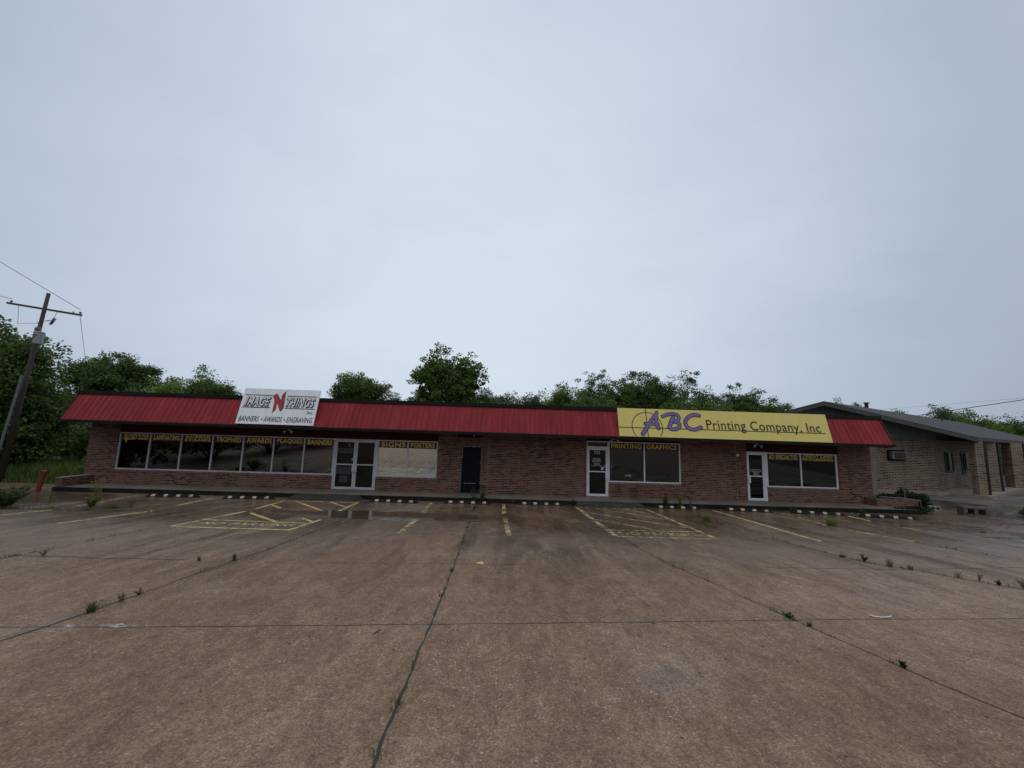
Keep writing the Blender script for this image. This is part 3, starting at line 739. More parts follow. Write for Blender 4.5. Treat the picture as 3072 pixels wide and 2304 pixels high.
P2, l2 = sign_plane(0, -1.12, 2.69, -.80, 3.90)
S2 = root('roof_sign', (9.6, -1.12, 2.69), 'long yellow roof sign board with purple brush letters and black script', 'sign')
mb = MB(); P2.slab(mb, 4.985, 14.19, 0, l2, -.05, 0); mk('sign_panel', mb, 'yellow_board', S2)
mb = MB()
for x in (5.6, 8.0, 10.5, 13.5): mb.tube([P2.p(x, l2*.8, -.05), (x, -.45, 3.7)], .025, 6)
mk('sign_bracket', mb, 'black_flashing', S2)
t = MB()
cxx, cyy, R = 6.215, .43, .655
arc = [(cxx+R*math.cos(a), cyy+R*math.sin(a)) for a in np.linspace(math.radians(-37), math.radians(217), 60)]
P2.stroke(t, arc, .034, .004, smooth=0, cap=0)
P2.rect(t, 4.99, 13.97, .372, .406, .0062); P2.rect(t, 6.196, 6.230, .005, l2-.005, .0072)
mk('crosshair_lines', t, 'black_paint', S2)
A1 = [(6.700, 1.10), (6.56, .92), (6.40, .70), (6.22, .46), (5.99, .115)]
A2 = [(6.690, 1.09), (6.645, .90), (6.625, .68), (6.635, .50), (6.70, .40)]
A3 = [(6.13, .585), (6.21, .568), (6.40, .555), (6.56, .577), (6.70, .575)]
B3 = [(7.395, .925), (7.29, .722), (7.20, .53), (7.155, .43)]
B1 = [(6.93, .925), (7.064, .996), (7.212, 1.038), (7.407, 1.066), (7.555, 1.040), (7.640, .960), (7.632, .845), (7.545, .755), (7.40, .70)]
B2 = [(7.404, .700), (7.56, .690), (7.640, .590), (7.60, .455), (7.454, .378), (7.288, .361), (7.160, .420)]
Cc = [(8.545, 1.015), (8.430, 1.052), (8.260, 1.036), (8.081, .956), (7.914, .791), (7.877, .620), (7.958, .454), (8.113, .387), (8.253, .380), (8.400, .421), (8.535, .490)]
t = MB(); v = MB(); h = .0085
tap = lambda a, b: (lambda u: a+(b-a)*u)
for i, (st, wd, tp) in enumerate(((A1, .150, tap(.8, 1.15)), (A3, .115, tap(1.1, .9)), (A2, .160, tap(.85, 1.05)), (B3, .165, tap(1., .95)), (B2, .150, None), (B1, .140, tap(1.0, .95)), (Cc, .150, tap(1., 1.)))):
    wd *= .74; P2.stroke(t, st, wd+.064, h+.0006*i, smooth=2, cap=.42, taper=tp); P2.stroke(v, st, wd, h+.0052+.0006*i, smooth=2, cap=.28, taper=tp)
mk('letter_outline', t, 'navy_paint', S2); mk('violet_lettering', v, 'violet_paint', S2)
t = MB(); P2.text(t, 'Printing Company, Inc', 8.80, 13.80, .295, .835, .0105, off=.004, spacing=1.05)
mk('black_lettering', t, 'black_paint', S2)

# ---------------------------------------------------------------- brick wing wall, planter, bollard
o = tag(mk('wing_wall', MB().box(-17.72, -17.50, -1.19, -.003, .004, .33), 'red_brick'), 'low red brick wing wall at the left end of the sidewalk', 'wall')
recenter(o, (-17.6, -.6, 0)); cp = mk('wall_cap', MB().box(-17.75, -17.47, -1.2, -.003, .332, .362), 'grey_trim', o)
o = tag(mk('brick_planter', MB().box(16.43, 18.3, -.55, -.35, -.2, .31).box(16.43, 16.6, -.35, -.004, .004, .31).box(18.1, 18.3, -.35, .9, -.2, .31), 'red_brick'), 'low brick planter overgrown at the right end of the sidewalk', 'planter')
recenter(o, (17.2, -.4, -.1))
mk('planter_soil', MB().box(16.6, 18.1, -.35, .9, -.2, .18), 'soil', o)
R_ = root('pipe_rail', (17.6, -.5, .31), 'bent grey metal pipe rail lying across the brick planter', 'rail')
mk('rail_bar', MB().tube([(16.9, -.28, .37), (17.7, -.42, .35), (18.45, -.5, .27)], .022, 7).tube([(16.9, -.2, .35), (18.5, -.42, .25)], .016, 7), 'rusty_pipe', R_)
mk('rail_post', MB().tube([(18.5, -.48, -.15), (18.45, -.5, .30)], .02, 7).tube([(18.6, .3, -.1), (18.62, .3, .55)], .02, 7), 'rusty_pipe', R_)
q = root('bollard', (-17.88, -1.63, zg(0, -1.63)), 'leaning rusty orange steel bollard left of the sidewalk', 'bollard')
lean = np.array([.115, .02, .80])
b0 = np.array([-17.88, -1.63, zg(0, -1.63)])
mk('post', MB().tube([b0-[0, 0, .05], b0+lean*.5, b0+lean], .075, 14), 'orange_post', q)
mk('post_cap', MB().tube([b0+lean, b0+lean*1.02], [.078, .066], 14), 'orange_post', q)

# ---------------------------------------------------------------- wheel stops
def make_stop():
    r = root('wheel_stop', (0, 0, 0), 'x', 'wheel stop', 'rubber wheel stops along the sidewalk')
    Lh, n = .925, 6
    def ring(x, s, hz):
        return [(x, -.080*s, 0), (x, -.075*s, .025), (x, -.038*s, hz), (x, .038*s, hz), (x, .075*s, .025), (x, .080*s, 0)]
    mk('body', MB().loft([ring(-Lh, .9, .03), ring(-Lh+.11, 1, .1), ring(Lh-.11, 1, .1), ring(Lh, .9, .03)]), 'rubber', r)
    for x in (-.66, -.22, .22, .66):
        w = .070; e = .0025
        mk('stripe', MB().add([(x-w, -.074-e, .029), (x+w, -.074-e, .029), (x+w, -.040-e, .097), (x-w, -.040-e, .097), (x+w, .010, .1+e), (x-w, .010, .1+e), (x-w, -.036, .1+e), (x+w, -.036, .1+e)],
           [(0, 1, 2, 3), (3, 2, 7, 6), (6, 7, 4, 5)]), 'stop_stripe', r)
    return r
p0 = make_stop(); first = True
for (x0, ya), (x1, yb_), lab in (((-13.29, -2.21), (-11.45, -2.08), 'striped wheel stop under the RUBBER STAMPS window, farthest left of the row'), ((-10.48, -2.17), (-8.64, -2.03), 'striped wheel stop left of the double door ramp, under PLAQUES'),
        ((-5.01, -1.99), (-3.13, -2.03), 'striped wheel stop under the SIGNS and POSTERS windows'), ((-2.19, -1.82), (-.32, -1.80), 'striped wheel stop in front of the dark steel door'), ((.72, -1.6), (2.60, -1.56), 'striped wheel stop before the blank brick wall, left of 721 ramp'),
        ((6.26, -1.55), (8.12, -1.65), 'striped wheel stop right of the 721 ramp, below GRAPHICS'), ((9.07, -1.71), (10.85, -1.95), 'striped wheel stop left of the AD SPECIALTIES door'), ((11.69, -1.92), (13.42, -2.35), 'skewed striped wheel stop below the AD SPECIALTIES window'), ((13.88, -2.53), (15.6, -3.0), 'skewed striped wheel stop at the right end, nearest the gravel')):
    o = p0 if first else copy_tree(p0); first = False
    cx, cy = (x0+x1)/2, (ya+yb_)/2+.08
    o.location = (cx, cy, zg(cx, cy)+.001); o.rotation_euler = (math.atan(-.06), 0, math.atan2(yb_-ya, x1-x0)); o['label'] = lab

# ---------------------------------------------------------------- neighbour building
NB = root('brick_building', (20, 2.2, .3), 'tan brick building with dark green gable and grey shingle roof', 'building')
e = np.array([math.cos(math.radians(29.5)), math.sin(math.radians(29.5)), 0.]); en = np.array([e[1], -e[0], 0.])   # en: toward the lot
zf = .42
A0 = np.array([22.32, 2.12, 0.])
mb = MB(); mb.box(17.0, 22.32, 2.12, 2.4, .25, 3.10)
mb.obox((22.32, 2.12, .25), e, -en, np.array([0, 0, 1.]), 16, .25, 2.85)
mk('wall', mb, 'tan_brick', NB)
mb = MB(); mb.box(17.1, 22.5, 1.72, 2.118, .22, zf)
mb.obox(A0+np.array([.0, 0, .22])+en*1.75-e*.1, e, -en, np.array([0, 0, 1.]), 16, 1.749, zf-.22)
mk('porch_slab', mb, 'concrete_pale', NB)
# roof: ridge and eave run along e
E0 = np.array([22.95, .75, 3.16]); Pk = np.array([16.1, 1.45, 4.74]); Lr = 26.0
d2 = Pk-E0; wl_ = Pk+(Pk-E0)*np.array([1, 1, -1]); LW = Pk + np.array([-4.6, .5, -1.35])
th = np.array([0, 0, -.06])
mb = MB()
for a, b in ((E0, Pk), (Pk, LW)):
    mb.add([a, a+e*Lr, b+e*Lr, b, a+th, a+e*Lr+th, b+e*Lr+th, b+th], [(0, 1, 2, 3), (7, 6, 5, 4), (0, 3, 7, 4), (0, 4, 5, 1)])
mk('roof', mb, 'grey_shingle', NB)
def board(a, b, drop, out, mat, name):
    dn = np.array([0, 0, -1.]); mb = MB(); a, b = a+out*.012, b+out*.012
    mb.add([a+th*.9, b+th*.9, b+dn*drop, a+dn*drop, a+th*.9-out*.03, b+th*.9-out*.03, b+dn*drop-out*.03, a+dn*drop-out*.03], [(0, 1, 2, 3), (7, 6, 5, 4), (0, 4, 5, 1), (2, 6, 7, 3), (1, 5, 6, 2), (0, 3, 7, 4)])
    mk(name, mb, mat, NB)
yo = np.array([0, -1., 0])
board(E0, Pk, .22, yo, 'fascia_brown', 'rake_board'); board(Pk, LW, .22, yo, 'fascia_brown', 'rake_board'); board(E0, E0+e*Lr, .17, en, 'fascia_brown', 'fascia')
# soffit under the porch eave
zS = 2.99
mb = MB(); mb.add([E0*[1, 1, 0]+[0, 0, zS], E0*[1, 1, 0]+e*Lr+[0, 0, zS], E0*[1, 1, 0]+e*Lr-en*2.2+[0, 0, zS], E0*[1, 1, 0]-en*2.2+[0, 0, zS]], [(0, 1, 2, 3)]); mk('porch_soffit', mb, 'soffit_board', NB)
# gable siding (vertical grooved boards)
_rn = np.cross(e, Pk-E0); _rn2 = np.cross(e, LW-Pk)
def rz(x, y=1.98):   # underside of the roof above (x, y)
    f_ = lambda P_, n_: P_[2]-((x-P_[0])*n_[0]+(y-P_[1])*n_[1])/n_[2]
    return min(f_(E0, _rn), f_(Pk, _rn2))-.062
xs = np.arange(12.2, 25.0, .2); Yg = 1.98; mb = MB()
for a, b in zip(xs[:-1], xs[1:]): mb.quad((a, Yg+.02, 3.05), (b, Yg+.02, 3.05), (b, Yg+.02, max(3.06, rz(b)+.04)), (a, Yg+.02, max(3.06, rz(a)+.04)))
for a, b in zip(xs[:-1], xs[1:]):
    b2 = b-.02
    mb.add([(a, Yg, 3.05), (b2, Yg, 3.05), (b2, Yg, max(3.06, rz(b2)+.04)), (a, Yg, max(3.06, rz(a)+.04))], [(0, 1, 2, 3)])
    mb.add([(b2, Yg+.012, 3.05), (b, Yg+.012, 3.05), (b, Yg+.012, max(3.06, rz(b)+.04)), (b2, Yg+.012, max(3.06, rz(b2)+.04))], [(0, 1, 2, 3)])
mk('gable_siding', mb, 'green_siding', NB)
mk('siding_trim', MB().box(12.2, 24.8, 1.95, 2.1, 3.0, 3.05), 'green_siding', NB)
# porch brick pillars and downpipes
for x0, x1, y0, y1, qx, qy in ((23.08, 23.52, 1.0, 1.27, 23.62, 1.02), (25.9, 26.42, 2.72, 3.02, 26.5, 2.7), (29.9, 30.6, 4.7, 5.15, 30.75, 4.75)):
    mk('brick_pillar', MB().box(x0, x1, y0, y1, zf, 2.99), 'tan_brick', NB)
    mk('downpipe', MB().tube([(qx, qy, zf-.15), (qx-.02, qy, 3.0)], .05, 8), 'downpipe_brown', NB)
# windows on the recessed wall: found by meeting the surveyed rays with the wall plane
def on_wall(px, py, off=0):
    d = ray(px, py); p0_ = A0+en*off; t_ = ((p0_-CAM)@en)/(d@en); return CAM+t_*d
for (x0, y0), (x1, y1) in (((2830, 1352), (2862, 1428)), ((2882, 1355), (2915, 1424))):
    a, b = on_wall(x0, y0), on_wall(x1, y1); s0, s1 = (a-A0)@e, (b-A0)@e; z1_, z0_ = 2.40, 1.28
    o_ = A0+e*s0+np.array([0, 0, z0_]); wd = s1-s0
    f = MB()
    for u0, u1, v0, v1 in ((0, .06, 0, 1.12), (wd-.06, wd, 0, 1.12), (.06, wd-.06, 0, .06), (.06, wd-.06, 1.06, 1.12), (wd*.40, wd*.40+.09, .06, 1.06)):
        f.obox(o_+e*u0+en*.002+np.array([0, 0, v0]), e, en, np.array([0, 0, 1.]), u1-u0, .04, v1-v0)
    w = mk('window', f, 'teal_frame', NB)
    mk('pane', MB().add([o_+e*.05+en*.012+[0, 0, .05], o_+e*(wd-.05)+en*.012+[0, 0, .05], o_+e*(wd-.05)+en*.012+[0, 0, 1.07], o_+e*.05+en*.012+[0, 0, 1.07]], [(0, 1, 2, 3)]), 'dark_glass', w)
for s0, s1, z0_, z1_, nm, mt in ((4.9, 5.6, 1.1, 2.35, 'window', 'teal_frame'), (7.8, 8.7, 1.15, 2.35, 'window', 'teal_frame'), (9.3, 10.2, .43, 2.4, 'door', 'teal_frame')):
    o_ = A0+e*s0+np.array([0, 0, z0_]); f = MB(); wd, hh = s1-s0, z1_-z0_
    for u0, u1, v0, v1 in ((0, .08, 0, hh), (wd-.08, wd, 0, hh), (.08, wd-.08, 0, .08), (.08, wd-.08, hh-.08, hh)):
        f.obox(o_+e*u0+en*.002+np.array([0, 0, v0]), e, en, np.array([0, 0, 1.]), u1-u0, .04, v1-v0)
    w = mk(nm, f, mt, NB)
    mk('pane', MB().add([o_+e*.07+en*.012+[0, 0, .07], o_+e*(wd-.07)+en*.012+[0, 0, .07], o_+e*(wd-.07)+en*.012+[0, 0, hh-.07], o_+e*.07+en*.012+[0, 0, hh-.07]], [(0, 1, 2, 3)]), 'dark_glass', w)
# window air conditioner set in the brick
ac = mk('air_conditioner', MB().box(19.88, 20.62, 1.90, 2.12, 1.96, 2.34), 'grey_trim', NB)
mk('sleeve', MB().box(19.78, 19.879, 2.06, 2.115, 1.90, 2.40).box(19.78, 20.68, 2.06, 2.115, 2.341, 2.42).box(19.78, 20.68, 2.06, 2.115, 1.88, 1.959), 'soffit_board', ac)
g = MB()
for i in range(9): g.box(19.95, 20.55, 1.885, 1.899, 2.00+i*.034, 2.02+i*.034)
mk('grille', g, 'downpipe_brown', ac)
# roof vents
for px, py, Y, r, h in ((2600, 1224, 5.5, .12, .45), (2827, 1266, 9.0, .06, .75)):
    c = at(px, py, Y); z_ = c[2]
    mk('roof_vent', MB().tube([c-[0, 0, .3], c+[0, 0, h*.6]], r*.8, 10).tube([c+[0, 0, h*.6], c+[0, 0, h*.75]], r*1.25, 10), 'downpipe_brown', NB)
mk('control_joint', MB().box(18.62, 18.64, 2.114, 2.12, .43, 2.9).box(20.86, 20.88, 2.114, 2.12, .43, 2.9), 'grey_trim', NB)

# loose blocks and litter on the right
def cinder(x, y, rz_, lab, mat, sc=1.0):
    mb = MB(); L_, W_, H_ = .40*sc, .20*sc, .19*sc; t_ = .035*sc
    for a in (-L_/2, -t_/2, L_/2-t_): mb.box(a, a+t_, -W_/2, W_/2, t_, H_-t_)
    mb.box(-L_/2, L_/2, -W_/2, W_/2, 0, t_); mb.box(-L_/2, L_/2, -W_/2, W_/2, H_-t_, H_)
    o = tag(mk('cinder_block', mb, mat), lab, 'block'); o.location = (x, y, zg(x, y)+.0); o.rotation_euler = (0, 0, rz_); return o
cinder(19.95, -1.15, -.35, 'grey hollow concrete block by the gravel bank', 'cinder_block', 1.9)
cinder(19.55, -.05, -.4, 'small white hollow block lying on the dirt beside the bank', 'block_pale', .95)
def flat(name, pts, mat, lab, cat, th_=.006):
    mb = MB(); k = len(pts)
    mb.add([(x, y, zg(x, y)+.005) for x, y in pts]+[(x, y, zg(x, y)+.005+th_) for x, y in pts], [tuple(range(k))[::-1], tuple(range(k, 2*k))]+[(i, (i+1) % k, k+(i+1) % k, k+i) for i in range(k)])
    return tag(recenter(mk(name, mb, mat), (pts[0][0], pts[0][1], zg(*pts[0]))), lab, cat)
flat('fallen_leaf', [(-.39, -10.20), (-.32, -10.27), (-.25, -10.30), (-.23, -10.18), (-.29, -10.10)], 'yellow_leaf', 'pale yellow scrap on the concrete right of the middle joint', 'leaf', .012)
def stick(pts, r, mat, lab):
    mb = MB(); mb.tube([(x, y, zg(x, y)+h) for x, y, h in pts], r, 6); return tag(recenter(mk('stick', mb, mat), (pts[0][0], pts[0][1], zg(pts[0][0], pts[0][1]))), lab, 'stick')
stick([(4.82, -12.22, .015), (4.86, -12.27, .014), (4.97, -12.28, .012), (5.09, -12.25, .014)], .008, 'litter_white', 'thin white stick on the concrete in the right foreground')
stick([(-1.285, -13.0, .01), (-1.26, -12.96, .012), (-1.235, -12.91, .01)], .005, 'twig', 'short dark twig on the concrete left of the middle joint')
flat('scrap_paper', [(18.9, 1.55), (19.35, 1.45), (19.4, 1.55), (18.95, 1.62)], 'litter_white', 'white scrap lying on the neighbour gravel apron', 'scrap').location.z = .305

# ---------------------------------------------------------------- utility pole
UPR = root('utility_pole', (-21.9, .6, -.2), 'wooden utility pole with crossarm and grey transformer', 'utility pole')
pb, pt = at(10, 1400, .6), at(146, 880, .6); pb = pb+(pb-pt)/(pt[2]-pb[2])*(pb[2]+.2)
mk('pole_shaft', MB().tube([pb, pb*.5+pt*.5, pt], [.105, .09, .066], 14), 'pole_wood', UPR, smooth=True)
cl, cr = at(24, 908, .42), at(246, 945, .42)
ax = (cr-cl)/np.linalg.norm(cr-cl); az = np.cross(ax, [0, 1., 0]); az = az/np.linalg.norm(az); az = az if az[2] > 0 else -az
mk('crossarm', MB().obox(cl-az*.06-np.array([0, .06, 0]), ax, np.array([0, 1., 0]), az, np.linalg.norm(cr-cl), .08, .085), 'old_timber', UPR)
def insul(p, s=1.0):
    p = np.array(p); mk('insulator', MB().tube([p, p+az*.05*s, p+az*.051*s, p+az*.09*s, p+az*.091*s, p+az*.14*s], [.03*s, .03*s, .075*s, .05*s, .07*s, .03*s], 10), 'ceramic', UPR)
insul(cl+ax*.13+az*.025, .8); insul(cr-ax*.1+az*.025, .8); insul(cr-ax*.42+az*.025, .55)
tc = at(115, 1015, .22)
tr = mk('transformer', MB().tube([tc-[0, 0, .27], tc-[0, 0, .25], tc+[0, 0, .24], tc+[0, 0, .26], tc+[0, 0, .265], tc+[0, 0, .30]], [.165, .175, .175, .175, .19, .165], 20), 'transformer_grey', UPR)
for dx in (-.15, .0):
    q = tc+np.array([dx, -.02, .30]); mk('bushing', MB().tube([q, q+[0, 0, .06], q+[0, 0, .07], q+[0, 0, .15], q+[0, 0, .22]], [.03, .03, .06, .055, .025], 10), 'ceramic', tr)
mk('terminal', MB().box(tc[0]-.10, tc[0]-.03, tc[1]-.20, tc[1]-.17, tc[2]+.10, tc[2]+.13).box(tc[0]+.03, tc[0]+.10, tc[1]-.20, tc[1]-.17, tc[2]+.11, tc[2]+.14).tube([tc+[.01, -.185, .10], tc+[-.08, -.19, -.22]], .010, 6), 'wire', tr)
cu = at(158, 963, .35)
mk('fuse_cutout', MB().tube([cu+[-.10, 0, -.17], cu+[.05, 0, .14]], .035, 8).tube([cu+[-.02, 0, -.17], cu+[.14, 0, .12]], .018, 6).tube([cu+[-.42, .1, .02], cu+[-.12, 0, .02]], .02, 6), 'ceramic', UPR)
mk('jumper_wire', MB().tube([cu+[.05, 0, .14], cu+[.1, 0, .38], cu+[.3, 0, .5], cr-ax*.9-az*.06], .009, 5).tube([tc+[-.24, 0, .7], tc+[.1, 0, .8], cu+[-.42, .1, .02]], .009, 5).tube([cl+ax*.5, cl+ax*.75+[0, -.1, -.9], tc+[-.1, 0, .7]], .008, 5), 'wire', UPR)
c0, c1 = at(50, 1180, .35), at(-18, 1400, .35)
mk('conduit', MB().tube([c0+(c0-c1)*.25, c0, c0+(c1-c0)*(c0[2]+.2)/(c0[2]-c1[2])], .05, 10), 'pvc_grey', UPR)
def wire(pts, r, lab, sag=.0):
    P = [np.array(p) for p in pts]; out = []
    for a, b in zip(P[:-1], P[1:]):
        n = 14
        for i in range(n): u = i/n; out.append(a+(b-a)*u-np.array([0, 0, sag*4*u*(1-u)]))
    out.append(P[-1]); mb = MB(); mb.tube(out, r, 5)
    return tag(recenter(mk('power_line', mb, 'wire'), tuple(out[0])), lab, 'cable')
wire([at(-160, 690, -1.5), cr-ax*.12+az*.22], .011, 'overhead wire passing behind the pole top to its right insulator')
wire([at(-150, 850, -1.0), cl+ax*.13+az*.2], .011, 'overhead wire reaching the left insulator of the crossarm')
wire([cr-ax*.12+az*.05, at(266, 1160, 22)], .010, 'thin wire dropping away from the right end of the crossarm')
wire([at(95, 1030, .6), at(290, 1119, 12), at(420, 1172, 20)], .022, 'thick service cable running from the pole to the trees', .15)
wire([at(2690, 1256, 14), at(3072, 1199, 4), at(3300, 1150, 0)], .022, 'thick black cable sloping over the neighbour roof at right')
wire([at(2640, 1229, 30), at(3072, 1194, 20), at(3300, 1172, 18)], .010, 'faint thin wire above the thick cable at right')

# ================================================================== VEGETATION
def quads(name, C, D, Nn, Lh, Wh, mat, parent=None, fold=.0):
    """leaf cards: centre C, long axis D, side axis from Nn; each leaf is a pointed four-sided face"""
    n = len(C); S = np.cross(D, Nn); S /= np.linalg.norm(S, axis=1, keepdims=True)+1e-9
    V = np.empty((n, 4, 3)); V[:, 0] = C-D*Lh[:, None]; V[:, 1] = C+S*Wh[:, None]-D*(Lh*.15)[:, None]; V[:, 2] = C+D*Lh[:, None]; V[:, 3] = C-S*Wh[:, None]-D*(Lh*.15)[:, None]
    me = bpy.data.meshes.new(name); me.vertices.add(n*4); me.vertices.foreach_set('co', V.reshape(-1).astype(np.float32))
    me.loops.add(n*4); me.loops.foreach_set('vertex_index', np.arange(n*4, dtype=np.int32))
    me.polygons.add(n); me.polygons.foreach_set('loop_start', np.arange(0, n*4, 4, dtype=np.int32)); me.polygons.foreach_set('loop_total', np.full(n, 4, dtype=np.int32))
    me.update(calc_edges=True); me.materials.append(MATS[mat])
    o = bpy.data.objects.new(name, me); COL.objects.link(o)
    if parent is not None: o.parent = parent; o.location = -wl(parent)
    return o
def unit(v): return v/(np.linalg.norm(v, axis=-1, keepdims=True)+1e-9)
def crown_points(rng, c, r, nclump, per, spread, shell=.55, flat=.75):
    """clump centres fill an ellipsoid toward its surface, leaves scatter about each clump in small sprays"""
    d = unit(rng.normal(size=(nclump, 3))); d[:, 2] = np.where(d[:, 2] < -.45, -d[:, 2]*.5, d[:, 2])
    rad = rng.uniform(shell, 1.0, size=(nclump, 1))*rng.uniform(.82, 1.08, size=(nclump, 1))
    cl = c+d*rad*r
    cnt = rng.integers(int(per*.5), int(per*1.5), size=nclump); idx = np.repeat(np.arange(nclump), cnt)
    sp = rng.uniform(.6, 1.3, size=nclump)*spread
    g = unit(rng.normal(size=(len(idx), 3)))*(rng.random((len(idx), 1))**.40)*np.array([1, 1, flat])
    g = g*np.where(rng.random((len(idx), 1)) < .06, 1.35, 1.0)
    pts = cl[idx]+g*sp[idx][:, None]
    return cl, pts, unit(g+d[idx]*.6)
def tree(label, base, height, rx, ry, rz_, cz, mat='leaf_mid', nclump=150, per=60, leaf=.14, spread=.55, seed=1, trunk=.16, shell=.5, group='trees around the shop building', lobes=None, name='tree'):
    rng = np.random.default_rng(seed); base = np.array(base, float)
    r = root(name, tuple(base), label, 'tree', group)
    c = base+np.array([0, 0, cz])
    lobes = list(lobes or [(0, 0, .05, .82)])
    for k in range(7):
        a = rng.uniform(0, 6.28); zz = rng.uniform(-.45, .50); rr = math.sqrt(1-zz*zz)*rng.uniform(.55, .72)
        lobes.append((rr*math.cos(a), rr*math.sin(a), zz*.95, rng.uniform(.24, .40)))
    nclump = int(nclump*.95*min(3.2, sum(l[3]**2 for l in lobes))); per = int(per*1.35); leaf *= .70; spread *= .92
    CL, PT, DR = [], [], []
    tot = sum(l[3]**2 for l in lobes)
    for lx, ly, lz, ls in lobes:
        a, b, d = crown_points(rng, c+np.array([lx*rx, ly*ry, lz*rz_]), np.array([rx, ry, rz_])*ls, max(6, int(nclump*ls*ls/tot)), per, spread, shell)
        CL.append(a); PT.append(b); DR.append(d)
    CL, PT, DR = np.vstack(CL), np.vstack(PT), np.vstack(DR)
    n = len(PT); D = unit(DR+rng.normal(size=(n, 3))*.7+np.array([0, 0, -.25])); Nn = unit(rng.normal(size=(n, 3))*.8+np.array([0, 0, .9]))
    Lh = rng.uniform(.6, 1.25, n)*leaf*.62; Wh = Lh*rng.uniform(.45, .7, n)
    quads('crown', PT, D, Nn, Lh, Wh, mat, r)
    mb = MB(); h0 = max(.6, cz-rz_*.75); fork = base+np.array([rng.uniform(-.1, .1)*rx, 0, h0])
    mb.tube([base-[0, 0, .2], base*.5+fork*.5+[.05, 0, 0], fork], [trunk*1.25, trunk, trunk*.85], 9)
    mainb = [c+np.array([math.cos(a)*rx*.4, math.sin(a)*ry*.4, rng.uniform(-.25, .35)*rz_]) for a in np.linspace(0, 6.28, 7)[:-1]+rng.uniform(0, 1)]
    for m_ in mainb: mb.tube([fork, fork*.45+m_*.55+[0, 0, .1*rz_], m_], [trunk*.6, trunk*.4, trunk*.25], 6)
    for k in range(0, len(CL), max(1, len(CL)//42)):
        m_ = min(mainb, key=lambda q: np.linalg.norm(q-CL[k])); mb.tube([m_, m_*.45+CL[k]*.55+[0, 0, -.05], CL[k]], [trunk*.24, trunk*.14, trunk*.06], 5, False)
    mk('trunk', mb, 'bark', r)
    return r
def tree_px(label, px0, px1, pyt, Y, bot=None, seed=1, lobes=None, aspect=1.0, **kw):
    a, b, t_ = at(px0, pyt, Y), at(px1, pyt, Y), at((px0+px1)/2, pyt, Y)
    rx = abs(b[0]-a[0])/2*1.10; top = t_[2]; z0 = kw.pop('z0', -.4)
    rz_ = kw.pop('rz', rx*.85*aspect); cz = top-z0-rz_*.88
    return tree(label, ((a[0]+b[0])/2, Y, z0), top-z0, rx, rx*.8, rz_, cz, seed=seed, lobes=lobes, **kw)

# left of the building
big = [(0, 0, .1, .85), (-.5, .1, -.25, .6), (.45, 0, -.3, .6), (.1, -.2, .45, .5)]
tree_px('large dark tree filling the left edge behind the utility pole', -240, 190, 955, 2.7, seed=3, mat='leaf_dark', rz=5.0, nclump=420, per=62, leaf=.20, spread=.62, trunk=.28, lobes=[(0, 0, .0, .9), (.35, 0, -.25, .62), (-.2, 0, .35, .6), (.3, -.1, .25, .4)], z0=-.3)
tree_px('dense leafy tree behind the left end of the red roof', 225, 480, 1052, 15, seed=5, mat='leaf_dark', rz=4.8, nclump=330, per=60, leaf=.20, spread=.6, trunk=.22, lobes=[(0, 0, .05, .85), (-.45, 0, -.35, .55), (.5, 0, -.1, .5), (.05, 0, .4, .55)])
tree_px('small bright yellow green tree just above the left roof edge', 425, 545, 1132, 11, seed=6, mat='leaf_bright', rz=2.2, nclump=90, per=50, leaf=.17, spread=.4, trunk=.09, lobes=[(0, 0, .1, .7), (-.5, 0, -.45, .5), (.55, 0, -.4, .5)])
tree_px('spreading tree left of the white sign board', 500, 715, 1105, 18, seed=7, mat='leaf_mid', rz=3.9, nclump=260, per=48, leaf=.19, spread=.6, shell=.55, lobes=[(.05, 0, .1, .8), (-.5, 0, -.25, .55), (.6, 0, -.35, .5)])
tree_px('low leafy tree between the two trees left of the white sign', 455, 560, 1165, 21, seed=8, mat='leaf_dark', rz=3.0, nclump=120, per=50, leaf=.2, spread=.6)
# middle
tree_px('bushy tree with ragged left branches right of the white sign', 985, 1165, 1112, 13, seed=9, mat='leaf_mid', rz=3.4, nclump=230, per=60, leaf=.17, spread=.5, lobes=[(.05, 0, .05, .78), (-.55, 0, -.25, .42), (.5, 0, -.4, .55), (.0, 0, .5, .42)])
tree_px('tallest rounded tree behind the middle of the roof', 1248, 1456, 1046, 11.5, seed=10, mat='leaf_mid', rz=4.2, nclump=420, per=30, leaf=.21, spread=.38, shell=.35, trunk=.16, lobes=[(-.25, 0, .35, .62), (.4, 0, .30, .62), (0, 0, -.15, .9), (.15, 0, -.5, .95)])
tree_px('lower spreading tree filling the foot of the tallest tree', 1330, 1530, 1150, 13.5, seed=11, mat='leaf_dark', rz=3.0, nclump=200, per=55, leaf=.17, spread=.5)
for i, (a, b, t_, Y, lab) in enumerate(((1140, 1260, 1166, 32, 'small distant tree seen between the two middle trees'), (1200, 1330, 1172, 30, 'low distant tree at the left foot of the tallest tree'), (1480, 1610, 1174, 34, 'distant tree right of the tallest tree above the roof'), (1560, 1670, 1166, 33, 'small distant tree left of the large right hand group'))):
    tree_px(lab, a, b, t_, Y, seed=20+i, mat='leaf_far', rz=4.0, nclump=120, per=40, leaf=.28, spread=.75)
